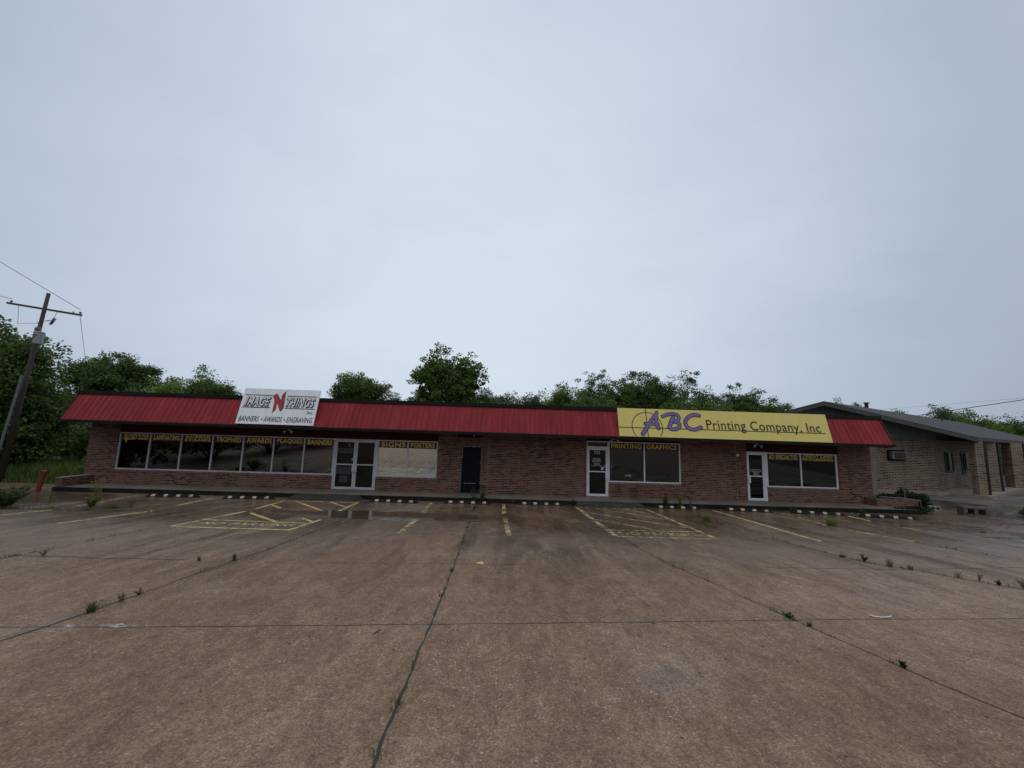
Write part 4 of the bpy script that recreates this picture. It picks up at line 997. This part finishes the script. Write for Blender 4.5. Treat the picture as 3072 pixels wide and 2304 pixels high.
# right-hand group above the yellow sign
for i, (a, b, t_, Y, rz_, lab) in enumerate(((1642, 1745, 1152, 23, 4.2, 'slim tree at the left end of the group behind the yellow sign'), (1725, 1890, 1112, 26, 5.6, 'broad high tree behind the left end of the yellow sign'), (1850, 1985, 1117, 28, 5.2, 'round topped tree behind the purple letters of the yellow sign'),
        (1955, 2150, 1119, 25, 5.6, 'widest dark tree behind the centre of the yellow sign'), (2165, 2250, 1168, 27, 4.4, 'upright tree right of the gap in the tree group'), (2210, 2310, 1176, 25, 4.6, 'rounded tree above the word Company on the yellow sign'), (2300, 2375, 1200, 34, 4.4, 'pale tree at the right end of the group'))):
    tree_px(lab, a-22, b+22, t_, Y, seed=40+i, mat='leaf_dark' if i not in (0, 6) else ('leaf_mid' if i == 0 else 'leaf_far'), rz=rz_, nclump=210, per=50, leaf=.24, spread=.62, shell=.45, trunk=.2,
            lobes=[(0, 0, .12, .88), (-.45, 0, -.1, .68), (.45, 0, -.1, .68), (.05, 0, -.6, .9)])
for i, (a, b, t_, Y, lab) in enumerate(((1700, 1830, 1188, 20, 'low bushy tree just above the left corner of the yellow sign'), (2010, 2110, 1196, 19, 'low bright bush tree above the middle of the yellow sign'), (2120, 2210, 1205, 21, 'low dark tree filling the gap above the yellow sign'))):
    tree_px(lab, a-25, b+25, t_, Y, seed=60+i, mat='leaf_mid', rz=2.8, nclump=110, per=50, leaf=.19, spread=.5)
for i, (a, b, t_, lab) in enumerate(((1640, 1800, 1195, 'background tree low between the left trees of the right group'), (1790, 1950, 1170, 'background tree filling between the two highest crowns'), (1920, 2060, 1172, 'background tree between the round and the widest crown'), (2080, 2230, 1188, 'background tree below the gap right of the widest crown'), (2220, 2400, 1196, 'background tree low at the right end of the group'),
        (640, 740, 1160, 'background tree just left of the white sign'), (330, 530, 1140, 'background tree filling behind the left trees'), (190, 300, 1165, 'background tree at the left roof corner'), (1170, 1300, 1184, 'background tree low between the two middle trees'), (1440, 1660, 1186, 'background tree low right of the tallest tree'))):
    tree_px(lab, a-15, b+15, t_, 36, seed=200+i, mat='leaf_far', rz=5.5, nclump=130, per=46, leaf=.32, spread=.8)
# beyond the neighbour
for i, (a, b, t_, Y, mt, lab) in enumerate(((2488, 2530, 1199, 40, 'leaf_far', 'tiny tree top above the green gable peak'), (2545, 2610, 1209, 40, 'leaf_far', 'thin tree top left of the dark roof vent'), (2610, 2665, 1226, 42, 'leaf_far', 'small tree top right of the dark roof vent'), (2662, 2732, 1229, 38, 'leaf_far', 'round tree top over the middle of the grey roof'),
        (2770, 2880, 1217, 34, 'leaf_far', 'ragged tall tree beyond the thin roof pipe'), (2825, 2960, 1234, 30, 'leaf_mid', 'broad green tree right of the thin roof pipe'), (2930, 3040, 1255, 33, 'leaf_mid', 'low green tree near the right edge beyond the roof'), (3000, 3180, 1243, 31, 'leaf_far', 'tree at the right edge beyond the grey roof'), (2880, 3100, 1280, 26, 'leaf_mid', 'dense green thicket tree low behind the grey roof'))):
    tree_px(lab, a, b, t_, Y, seed=70+i, mat=mt, rz=5.0 if i > 3 else 4.0, nclump=230 if i > 3 else 80, per=46, leaf=.26, spread=.75, lobes=[(0, 0, .1, .85), (-.4, 0, -.3, .6), (.45, 0, -.3, .6)])
# undergrowth at the left end and the verge
def bush(label, c, rx, ry, rz_, mat, seed, nclump=90, per=55, leaf=.14, spread=.4, name='bush', cat='bush', group=None):
    rng = np.random.default_rng(seed); c = np.array(c, float)
    r = root(name, tuple(c), label, cat, group)
    cl, pt, dr = crown_points(rng, c+[0, 0, rz_*.75], np.array([rx, ry, rz_]), nclump, per, spread, .35)
    keep = pt[:, 2] > c[2]+.02; pt, dr = pt[keep], dr[keep]; n = len(pt)
    D = unit(dr+rng.normal(size=(n, 3))*.6); Nn = unit(rng.normal(size=(n, 3))*.8+[0, 0, .9]); Lh = rng.uniform(.6, 1.25, n)*leaf*.62
    quads('foliage', pt, D, Nn, Lh, Lh*rng.uniform(.45, .7, n), mat, r)
    mb = MB()
    for k in range(0, len(cl), 5): mb.tube([c, c*.4+cl[k]*.6, cl[k]], [.035, .02, .008], 5, False)
    mk('stems', mb, 'bark', r); return r
bush('tall dark thicket behind the bollard and utility pole', (-22.6, 6.5, -.3), 2.6, 1.6, 2.1, 'leaf_dark', 101, 190, 60, .17, .5)
bush('dense green undergrowth against the left brick corner', (-20.2, 4.2, -.3), 1.5, 1.3, 1.5, 'leaf_dark', 102, 150, 55, .15, .42)
bush('dim thicket under the left end of the red roof', (-20.9, 8.5, -.3), 2.6, 1.6, 2.9, 'leaf_mid', 103, 220, 55, .18, .55)
bush('grey green thicket far left between tree and roof', (-27.5, 13, -.3), 4.0, 2.5, 3.4, 'leaf_far', 104, 240, 55, .22, .7)
bush('dark thicket in the gap between the left tree and the roof end', (-25.5, 10.5, -.3), 3.2, 2.0, 3.0, 'leaf_dark', 111, 220, 60, .2, .6)
_g = at(199, 1385, 9)
bush('low bush closing the view between the thickets left of the building', (_g[0], 9, -.3), 2.0, 1.2, 1.5, 'leaf_dark', 112, 120, 60, .18, .5)
bush('low bush hiding the foot of the utility pole', (-24.8, 3.2, -.3), 1.8, 1.3, 1.5, 'leaf_dark', 105, 130, 55, .16, .45)
bush('rounded bush beside the left brick wall base', (-19.1, 2.0, -.25), .8, .8, .62, 'leaf_dark', 106, 70, 50, .11, .25)
bush('leafy vine bush spilling over the gravel bank edge', (19.30, .72, -.2), .85, .5, .40, 'shrub_dark', 107, 70, 42, .14, .22)
bush('dark shrub growing inside the brick planter', (17.5, .0, .12), .55, .35, .20, 'shrub_dark', 108, 44, 34, .08, .13)
bush('trailing dark weeds in front of the brick planter', (17.6, -1.0, -.2), .95, .22, .16, 'shrub_dark', 109, 40, 40, .09, .16)
bush('scrubby weeds on the bank at the right edge', (22.2, -1.75, -.05), .9, .4, .28, 'weed_green', 110, 40, 36, .10, .18)
# trees along the side and street that the shop windows reflect
for i, (x, y, h, r_, lab) in enumerate(((-29, -6, 9, 3.6, 'dark roadside tree left of the lot, nearest the utility pole'), (-30, -14, 10, 4.2, 'dark roadside tree left of the lot, opposite the camera'), (-31, -23, 9, 4.0, 'dark roadside tree at the left rear of the lot'), (-30, -32, 10, 4.4, 'dark roadside tree at the street corner left of the lot'))):
    tree(lab, (x, y, zg(x, y)), h, r_, r_, h*.52, h*.5, mat='leaf_dark', nclump=150, per=40, leaf=.34, spread=.85, seed=120+i, trunk=.25, group='roadside trees mirrored in the shop windows')
for i in range(5):
    x = -44+i*17
    tree(('leafy street tree across the road, ' + ('farthest left', 'second from the left', 'in the middle', 'second from the right', 'farthest right')[i]), (x, -58-3*(i % 2), 1.7), 8, 5.2, 4, 4.2, 4.2, mat='leaf_dark', nclump=110, per=36, leaf=.42, spread=1.0, seed=140+i, group='street trees across the road')

for i, (x, y, w_) in enumerate(((-21.3, -5.2, 1.9), (-19.4, -9.2, 2.0), (-17.8, -13.0, 2.0), (-17.2, -17.5, 2.2), (-17.8, -22.5, 2.4), (-18.5, -28, 2.6), (-18, -34, 3.0))):
    bush(('dark thicket along the left side of the lot, ' + ('nearest the pole', 'second from the pole', 'third from the pole', 'fourth from the pole', 'fifth from the pole', 'at the rear corner', 'on the rear verge')[i]), (x, y, zg(x, y)-.1), w_, w_*1.25, 1.9, 'leaf_dark', 160+i, 150, 50, .20, .5, group='thickets mirrored in the shop windows')
rw = np.random.default_rng(5); n = 60000
xw = rw.uniform(-150, 150, n); yw = rw.uniform(58, 80, n); hw = 4.2+1.3*np.sin(xw*.13)+.9*np.sin(xw*.41+1)+.6*np.sin(xw*1.3)
C = np.column_stack([xw, yw, rw.uniform(-.5, 1, n)**1*hw]); D = unit(rw.normal(size=(n, 3))); Lw = rw.uniform(.2, .5, n)
tag(quads('far_woods', C, D, unit(rw.normal(size=(n, 3))+[0, 0, 1]), Lw, Lw*.7, 'leaf_far'), kind='stuff')

# grasses ------------------------------------------------------------
def blades(P, H, mat, name, rng, wid=.012, leanv=.45):
    n = len(P); a = rng.uniform(0, 2*math.pi, n); ln = rng.uniform(.05, leanv, n)*H
    dx, dy = np.cos(a), np.sin(a); sx, sy = -dy, dx
    V = np.empty((n, 5, 3)); w = (wid*rng.uniform(.6, 1.3, n))
    for k, (u, ww) in enumerate(((0, 1), (0, -1), (.55, -.8), (.55, .8), (1, 0))):
        V[:, k, 0] = P[:, 0]+dx*ln*u**1.7+sx*w*ww; V[:, k, 1] = P[:, 1]+dy*ln*u**1.7+sy*w*ww; V[:, k, 2] = P[:, 2]+H*u*(1-.18*u*(ln/(H+1e-6)))
    me = bpy.data.meshes.new(name); me.vertices.add(n*5); me.vertices.foreach_set('co', V.reshape(-1).astype(np.float32))
    li = (np.arange(n)[:, None]*5+np.array([0, 1, 2, 3, 3, 2, 4])).reshape(-1).astype(np.int32)
    me.loops.add(n*7); me.loops.foreach_set('vertex_index', li)
    st = (np.arange(n)[:, None]*7+np.array([0, 4])).reshape(-1).astype(np.int32); me.polygons.add(n*2)
    me.polygons.foreach_set('loop_start', st); me.polygons.foreach_set('loop_total', np.tile(np.array([4, 3], dtype=np.int32), n)); me.update(calc_edges=True)
    me.materials.append(MATS[mat]); o = bpy.data.objects.new(name, me); COL.objects.link(o); return o
rng = np.random.default_rng(77)
n = 22000; P = np.column_stack([rng.uniform(-34, -18.4, n), rng.uniform(.5, 6.5, n)**1.0, np.full(n, -.22)]); P = P[(P[:, 0] < -19.0) | (P[:, 1] > 1.6)]
H = rng.uniform(.35, .95, len(P))*np.clip((P[:, 1]-.2)*.8, .25, 1)
tag(blades(P, H, 'grass_verge', 'tall_grass', rng, .014, .7), kind='stuff')
# sparse grass in the slab joints
pts = []
for k in LJ:
    q = LJ[k]
    for a, b in zip(q[:-1], q[1:]):
        a, b = np.array(a), np.array(b); ln = np.linalg.norm(b-a)
        for _ in range(int(ln*6)):
            if rng.random() < .5: continue
            c = a+(b-a)*rng.random(); m_ = rng.integers(4, 16)
            pts.append(np.column_stack([c[0]+rng.normal(0, .022, m_), c[1]+rng.normal(0, .05, m_)]))
for x in np.arange(-17, 16, .55):
    if rng.random() < .5 or -8.6 < x < -5.3 or 2.9 < x < 6.1: continue
    m_ = rng.integers(8, 30); pts.append(np.column_stack([x+rng.normal(0, .15, m_), -1.26+rng.normal(0, .02, m_)]))
for x in np.arange(-15.5, -9.6, .16):
    m_ = rng.integers(5, 26); pts.append(np.column_stack([x+rng.normal(0, .1, m_), -5.62+rng.normal(0, .05, m_)]))
pts = np.vstack(pts); P = np.column_stack([pts, [zg(a, b) for a, b in pts]])
tag(blades(P, rng.uniform(.02, .075, len(P))*np.where(P[:, 1] > -6, 1.8, 1), 'weed_green', 'crack_grass', rng, .004, .9), kind='stuff')

def weed(label, x, y, h, w, kind='herb', mat='weed_green', seed=0, dens=1.0, z=None):
    kk = .70 if y < -8 else .86; h *= kk; w *= kk
    rng = np.random.default_rng(seed+int(abs(x*131+y*17))); z = zg(x, y) if z is None else z; base = np.array([x, y, z])
    if kind == 'tuft':
        n = int(90*dens); a = rng.uniform(0, 6.28, n); rr = np.sqrt(rng.random(n))*w*.22
        P = np.column_stack([x+rr*np.cos(a), y+rr*np.sin(a), np.full(n, z)])
        o = blades(P, rng.uniform(.5, 1.1, n)*h, mat, 'grass_tuft', rng, max(.003, h*.016), w/h*.8)
        o.data.transform(Matrix.Translation(-Vector(base))); o.location = base
        return tag(o, label, 'weed', 'weeds growing in the paving')
    r = root('weed', tuple(base), label, 'weed', 'weeds growing in the paving')
    mb = MB(); C, D = [], []
    ns = max(2, int(4*dens))
    for s in range(ns):
        a = rng.uniform(0, 6.28); tip = base+np.array([math.cos(a)*w*.45*rng.uniform(.3, 1), math.sin(a)*w*.45*rng.uniform(.3, 1), h*rng.uniform(.55, 1.0)])
        if s == 0: tip = base+np.array([rng.uniform(-.1, .1)*w, 0, h])
        mid = base*.5+tip*.5+np.array([0, 0, h*.1])
        mb.tube([base, mid, tip], [.002+h*.0035, .0015+h*.0025, .001], 5, False)
        for k in range(int(26*dens)+44):
            u = rng.uniform(.12, 1.0); p = (1-u)**2*base+2*u*(1-u)*mid+u*u*tip; aa = rng.uniform(0, 6.28); d = np.array([math.cos(aa), math.sin(aa), rng.uniform(-.2, .7)]); ll = h*.05*(1.25-u*.8)
            C.append(p+d*(ll*.8+rng.random()*h*.11)); D.append(d)
    n = len(C); Lh = rng.uniform(.6, 1.2, n)*(.010+h*.030); Nn = unit(rng.normal(size=(n, 3))*.5+[0, 0, 1])
    quads('leaves', np.array(C), unit(np.array(D)), Nn, Lh, Lh*.36, mat, r); mk('stem', mb, mat, r); return r
weed('tall spindly goldenrod weed in the slab edge left of the wheel stops', -12.29, -5.0, 1.0, .30, 'herb', 'weed_yellow', 1, 1.2)
weed('bushy skirt of weeds round the foot of the tall spindly weed', -12.25, -5.15, .42, .55, 'herb', 'weed_yellow', 2, 3.5)
weed('large feathery weed clump at the left edge of the lot', -14.25, -5.55, .72, 1.35, 'herb', 'weed_green', 3, 7)
weed('low wide grass clump at the far left edge of the lot', -14.9, -5.3, .42, 1.0, 'tuft', 'grass_verge', 4, 3.5)
weed('small upright weed right of the tall spindly weed', -11.19, -5.02, .36, .22, 'herb', 'weed_green', 5, .9)
weed('low spreading grass between the two left weeds', -11.75, -5.05, .22, .9, 'tuft', 'weed_green', 6, 2.5)
weed('dark crooked weed stalk beside the pale broken concrete', -13.45, -5.2, .42, .3, 'herb', 'leaf_dark', 7, .6)
weed('thin sprout left of the left slab joint', -5.05, -10.42, .15, .14, 'tuft', 'weed_green', 8, .5)
weed('upright grass tuft standing in the left slab joint', -4.50, -10.37, .22, .17, 'tuft', 'weed_green', 9, .9)
weed('double green tuft in the left slab joint, near foreground', -4.63, -12.58, .19, .22, 'tuft', 'weed_green', 10, 1.1)
weed('reddish weed in the left joint, above the double tuft', -4.57, -12.28, .17, .2, 'herb', 'weed_dry', 11, .8)
weed('small sprawling weed higher up the left slab joint', -4.58, -12.03, .13, .26, 'herb', 'weed_green', 12, .7)
weed('little weed on the cross joint at far left', -7.71, -10.34, .13, .35, 'herb', 'weed_green', 13, .8)
weed('seedling in the wet concrete before the dark steel door', -.88, -3.68, .26, .22, 'herb', 'weed_green', 14, .8)
weed('leafy weed at the kerb before the dark steel door', -.70, -1.32, .62, .5, 'herb', 'weed_green', 15, 2.2)
weed('taller branching weed left of the kerb weed at the steel door', -1.05, -1.30, .72, .42, 'herb', 'weed_green', 16, 1.3)
weed('low weeds on the kerb left of the blank wall stop', .55, -1.33, .20, .6, 'herb', 'weed_green', 17, 2)
weed('low weeds on the kerb behind the blank wall stop', 1.75, -1.33, .2, .9, 'herb', 'weed_green', 18, 2.5)
weed('weed at the left corner of the 721 ramp', 3.02, -1.34, .36, .22, 'herb', 'weed_green', 19, 1.2)
weed('tall green weed at the kerb under the GRAPHICS window', 6.80, -1.32, .78, .3, 'herb', 'weed_green', 20, 2)
weed('tall yellowish weed at the kerb right of the tall green weed', 7.42, -1.32, .80, .28, 'herb', 'weed_yellow', 21, 1.4)
weed('thin weed at the kerb below the right edge of GRAPHICS', 7.85, -1.31, .6, .2, 'herb', 'weed_dry', 22, .8)
weed('yellow green tuft in the joint right of the no parking box', 6.80, -4.53, .33, .48, 'tuft', 'weed_yellow', 23, 2.2)
weed('low weeds at the kerb below the AD SPECIALTIES door', 12.13, -1.36, .24, .8, 'herb', 'weed_green', 24, 3)
weed('small yellow tuft on the faded line near the skewed stops', 10.9, -3.08, .14, .35, 'tuft', 'weed_yellow', 25, 1)
weed('wide dry yellow grass clump at the end of the faded line', 10.62, -4.93, .38, .62, 'tuft', 'weed_yellow', 26, 2)
weed('short dark tuft at the upper end of the right joint weeds', 7.30, -9.05, .12, .28, 'tuft', 'weed_green', 27, 1)
weed('bright green leafy weed in the far right slab joint', 7.44, -9.40, .20, .26, 'herb', 'weed_green', 28, 2.2)
weed('dry seed grass right of the bright green joint weed', 7.62, -9.74, .26, .3, 'tuft', 'weed_dry', 29, .8)
weed('dry low tuft where the cross joint meets the right joint', 7.87, -9.9, .17, .26, 'tuft', 'weed_dry', 30, .9)
weed('pair of thin dry stalks in the right slab joint', 8.22, -10.38, .22, .3, 'tuft', 'weed_dry', 31, .5)
weed('reddish branching weed near the right edge joint', 8.36, -10.58, .19, .22, 'herb', 'weed_dry', 32, .8)
weed('green weed in the joint just left of the frame edge', 8.42, -10.80, .13, .26, 'herb', 'weed_green', 33, 1.5)
weed('dry leafy weed in the joint at the right frame edge', 8.64, -10.95, .2, .22, 'herb', 'weed_dry', 34, 1)
weed('sprawling green weed where two joints cross at right', 3.69, -12.32, .08, .3, 'herb', 'weed_green', 35, 2)
weed('small dull tuft just below the crossing of the right joints', 3.76, -12.56, .09, .14, 'tuft', 'weed_green', 36, .7)
weed('upright bright green sprout in the right foreground joint', 3.94, -13.49, .09, .11, 'herb', 'weed_green', 37, 1.3)
weed('weeds sprouting behind the rightmost wheel stop', 14.9, -1.5, .28, .7, 'herb', 'weed_green', 38, 2)
weed('low grey weed on the dirt right of the wheel stops', 14.89, -5.49, .14, .3, 'tuft', 'weed_dry', 39, .8)
# scattered dark leaf litter and pebbles
n = 420; X_ = rng.uniform(-9, 10, n); Y_ = rng.uniform(-15.6, -6, n); a = rng.uniform(0, 6.28, n); Z_ = np.array([zg(p, q) for p, q in zip(X_, Y_)])+.006
C = np.column_stack([X_, Y_, Z_]); D = np.column_stack([np.cos(a), np.sin(a), rng.uniform(-.02, .12, n)]); Lh = rng.uniform(.005, .022, n)
tag(quads('leaf_litter', C, unit(D), np.tile([0, 0, 1.], (n, 1)), Lh, Lh*rng.uniform(.3, .8, n), 'dry_leaf'), kind='stuff')
# coarse rubble on the dirt at right
mb = MB()
for i in range(260):
    x, y = rng.uniform(14, 20), rng.uniform(-6, -.9); s = rng.uniform(.01, .045); z = zg(x, y)
    ring = [(x+s*rng.uniform(.6, 1.2)*math.cos(t_), y+s*rng.uniform(.6, 1.2)*math.sin(t_)) for t_ in np.linspace(0, 6.28, 7)[:-1]]
    k = len(mb.v); mb.v += [(p, q, z+.001) for p, q in ring]+[(x, y, z+s*.7)]; mb.f += [(k+j, k+(j+1) % 6, k+6) for j in range(6)]
tag(mk('rubble', mb, 'gravel_bank'), kind='stuff')

# ================================================================== LIGHT AND SKY
sun = bpy.data.lights.new('sun', 'SUN'); sun.energy = .5; sun.angle = math.radians(60); sun.color = (1, .97, .93)
so = bpy.data.objects.new('sun', sun); COL.objects.link(so)
EL, AZ = math.radians(70), math.radians(200)      # azimuth from +Y clockwise: high, behind the photographer
sd = Vector((math.sin(AZ)*math.cos(EL), math.cos(AZ)*math.cos(EL), math.sin(EL)))
so.rotation_euler = (-sd).to_track_quat('-Z', 'Y').to_euler(); so.location = (0, -30, 40)
wd = bpy.data.worlds.new('World'); SC.world = wd; wd.use_nodes = True; t = wd.node_tree; t.nodes.clear()
out = N(t, 'ShaderNodeOutputWorld')
sky = N(t, 'ShaderNodeTexSky', sky_type='NISHITA'); sky.sun_disc = False; sky.sun_elevation = EL; sky.sun_rotation = AZ
b1 = N(t, 'ShaderNodeBackground'); b1.inputs[1].default_value = .06; t.links.new(sky.outputs[0], b1.inputs[0])
g = N(t, 'ShaderNodeTexCoord').outputs['Generated']
pk = ray(1450, 820); pk = pk/np.linalg.norm(pk)
dp = N(t, 'ShaderNodeVectorMath', operation='DOT_PRODUCT'); t.links.new(g, dp.inputs[0]); dp.inputs[1].default_value = tuple(pk)
mp = N(t, 'ShaderNodeMapping'); mp.inputs['Scale'].default_value = (1, 1, 2.2); t.links.new(g, mp.inputs[0])
n1 = noise(t, mp.outputs[0], 1.9, 6, .55, .5)
fac = mth(t, 'ADD', dp.outputs['Value'], mth(t, 'MULTIPLY_ADD', n1, .28, -.14))
fac = mth(t, 'MULTIPLY_ADD', fac, .5, .5)
r = N(t, 'ShaderNodeValToRGB'); t.links.new(fac, r.inputs[0]); el = r.color_ramp.elements
el[0].position = .70; el[0].color = (.42, .50, .61, 1); el[1].position = 1.0; el[1].color = (.70, .785, .88, 1)
for p_, c_ in ((.80, (.43, .515, .62)), (.90, (.56, .65, .765)), (.965, (.655, .74, .845))):
    q = el.new(p_); q.color = c4(c_)
# away from the view: an overcast dome three times brighter overhead than at the horizon
sz = N(t, 'ShaderNodeSeparateXYZ'); t.links.new(g, sz.inputs[0])
dome = ramp(t, sz.outputs[2], 0.0, (.20, .235, .28), .95, (.80, .88, .97))
wv = ramp(t, fac, .60, 0.0, .80, 1.0)
skyc = mix(t, wv, dome, r.outputs[0])
b2 = N(t, 'ShaderNodeBackground'); b2.inputs[1].default_value = 1.0; t.links.new(skyc, b2.inputs[0])
mx = N(t, 'ShaderNodeMixShader'); mx.inputs[0].default_value = .93
t.links.new(b1.outputs[0], mx.inputs[1]); t.links.new(b2.outputs[0], mx.inputs[2]); t.links.new(mx.outputs[0], out.inputs[0])

SC.view_settings.view_transform = 'Standard'; SC.view_settings.look = 'None'; SC.view_settings.exposure = 0; SC.view_settings.gamma = 1
SC.render.engine = 'CYCLES'; SC.cycles.use_denoising = True; SC.cycles.max_bounces = 8; SC.cycles.transparent_max_bounces = 12
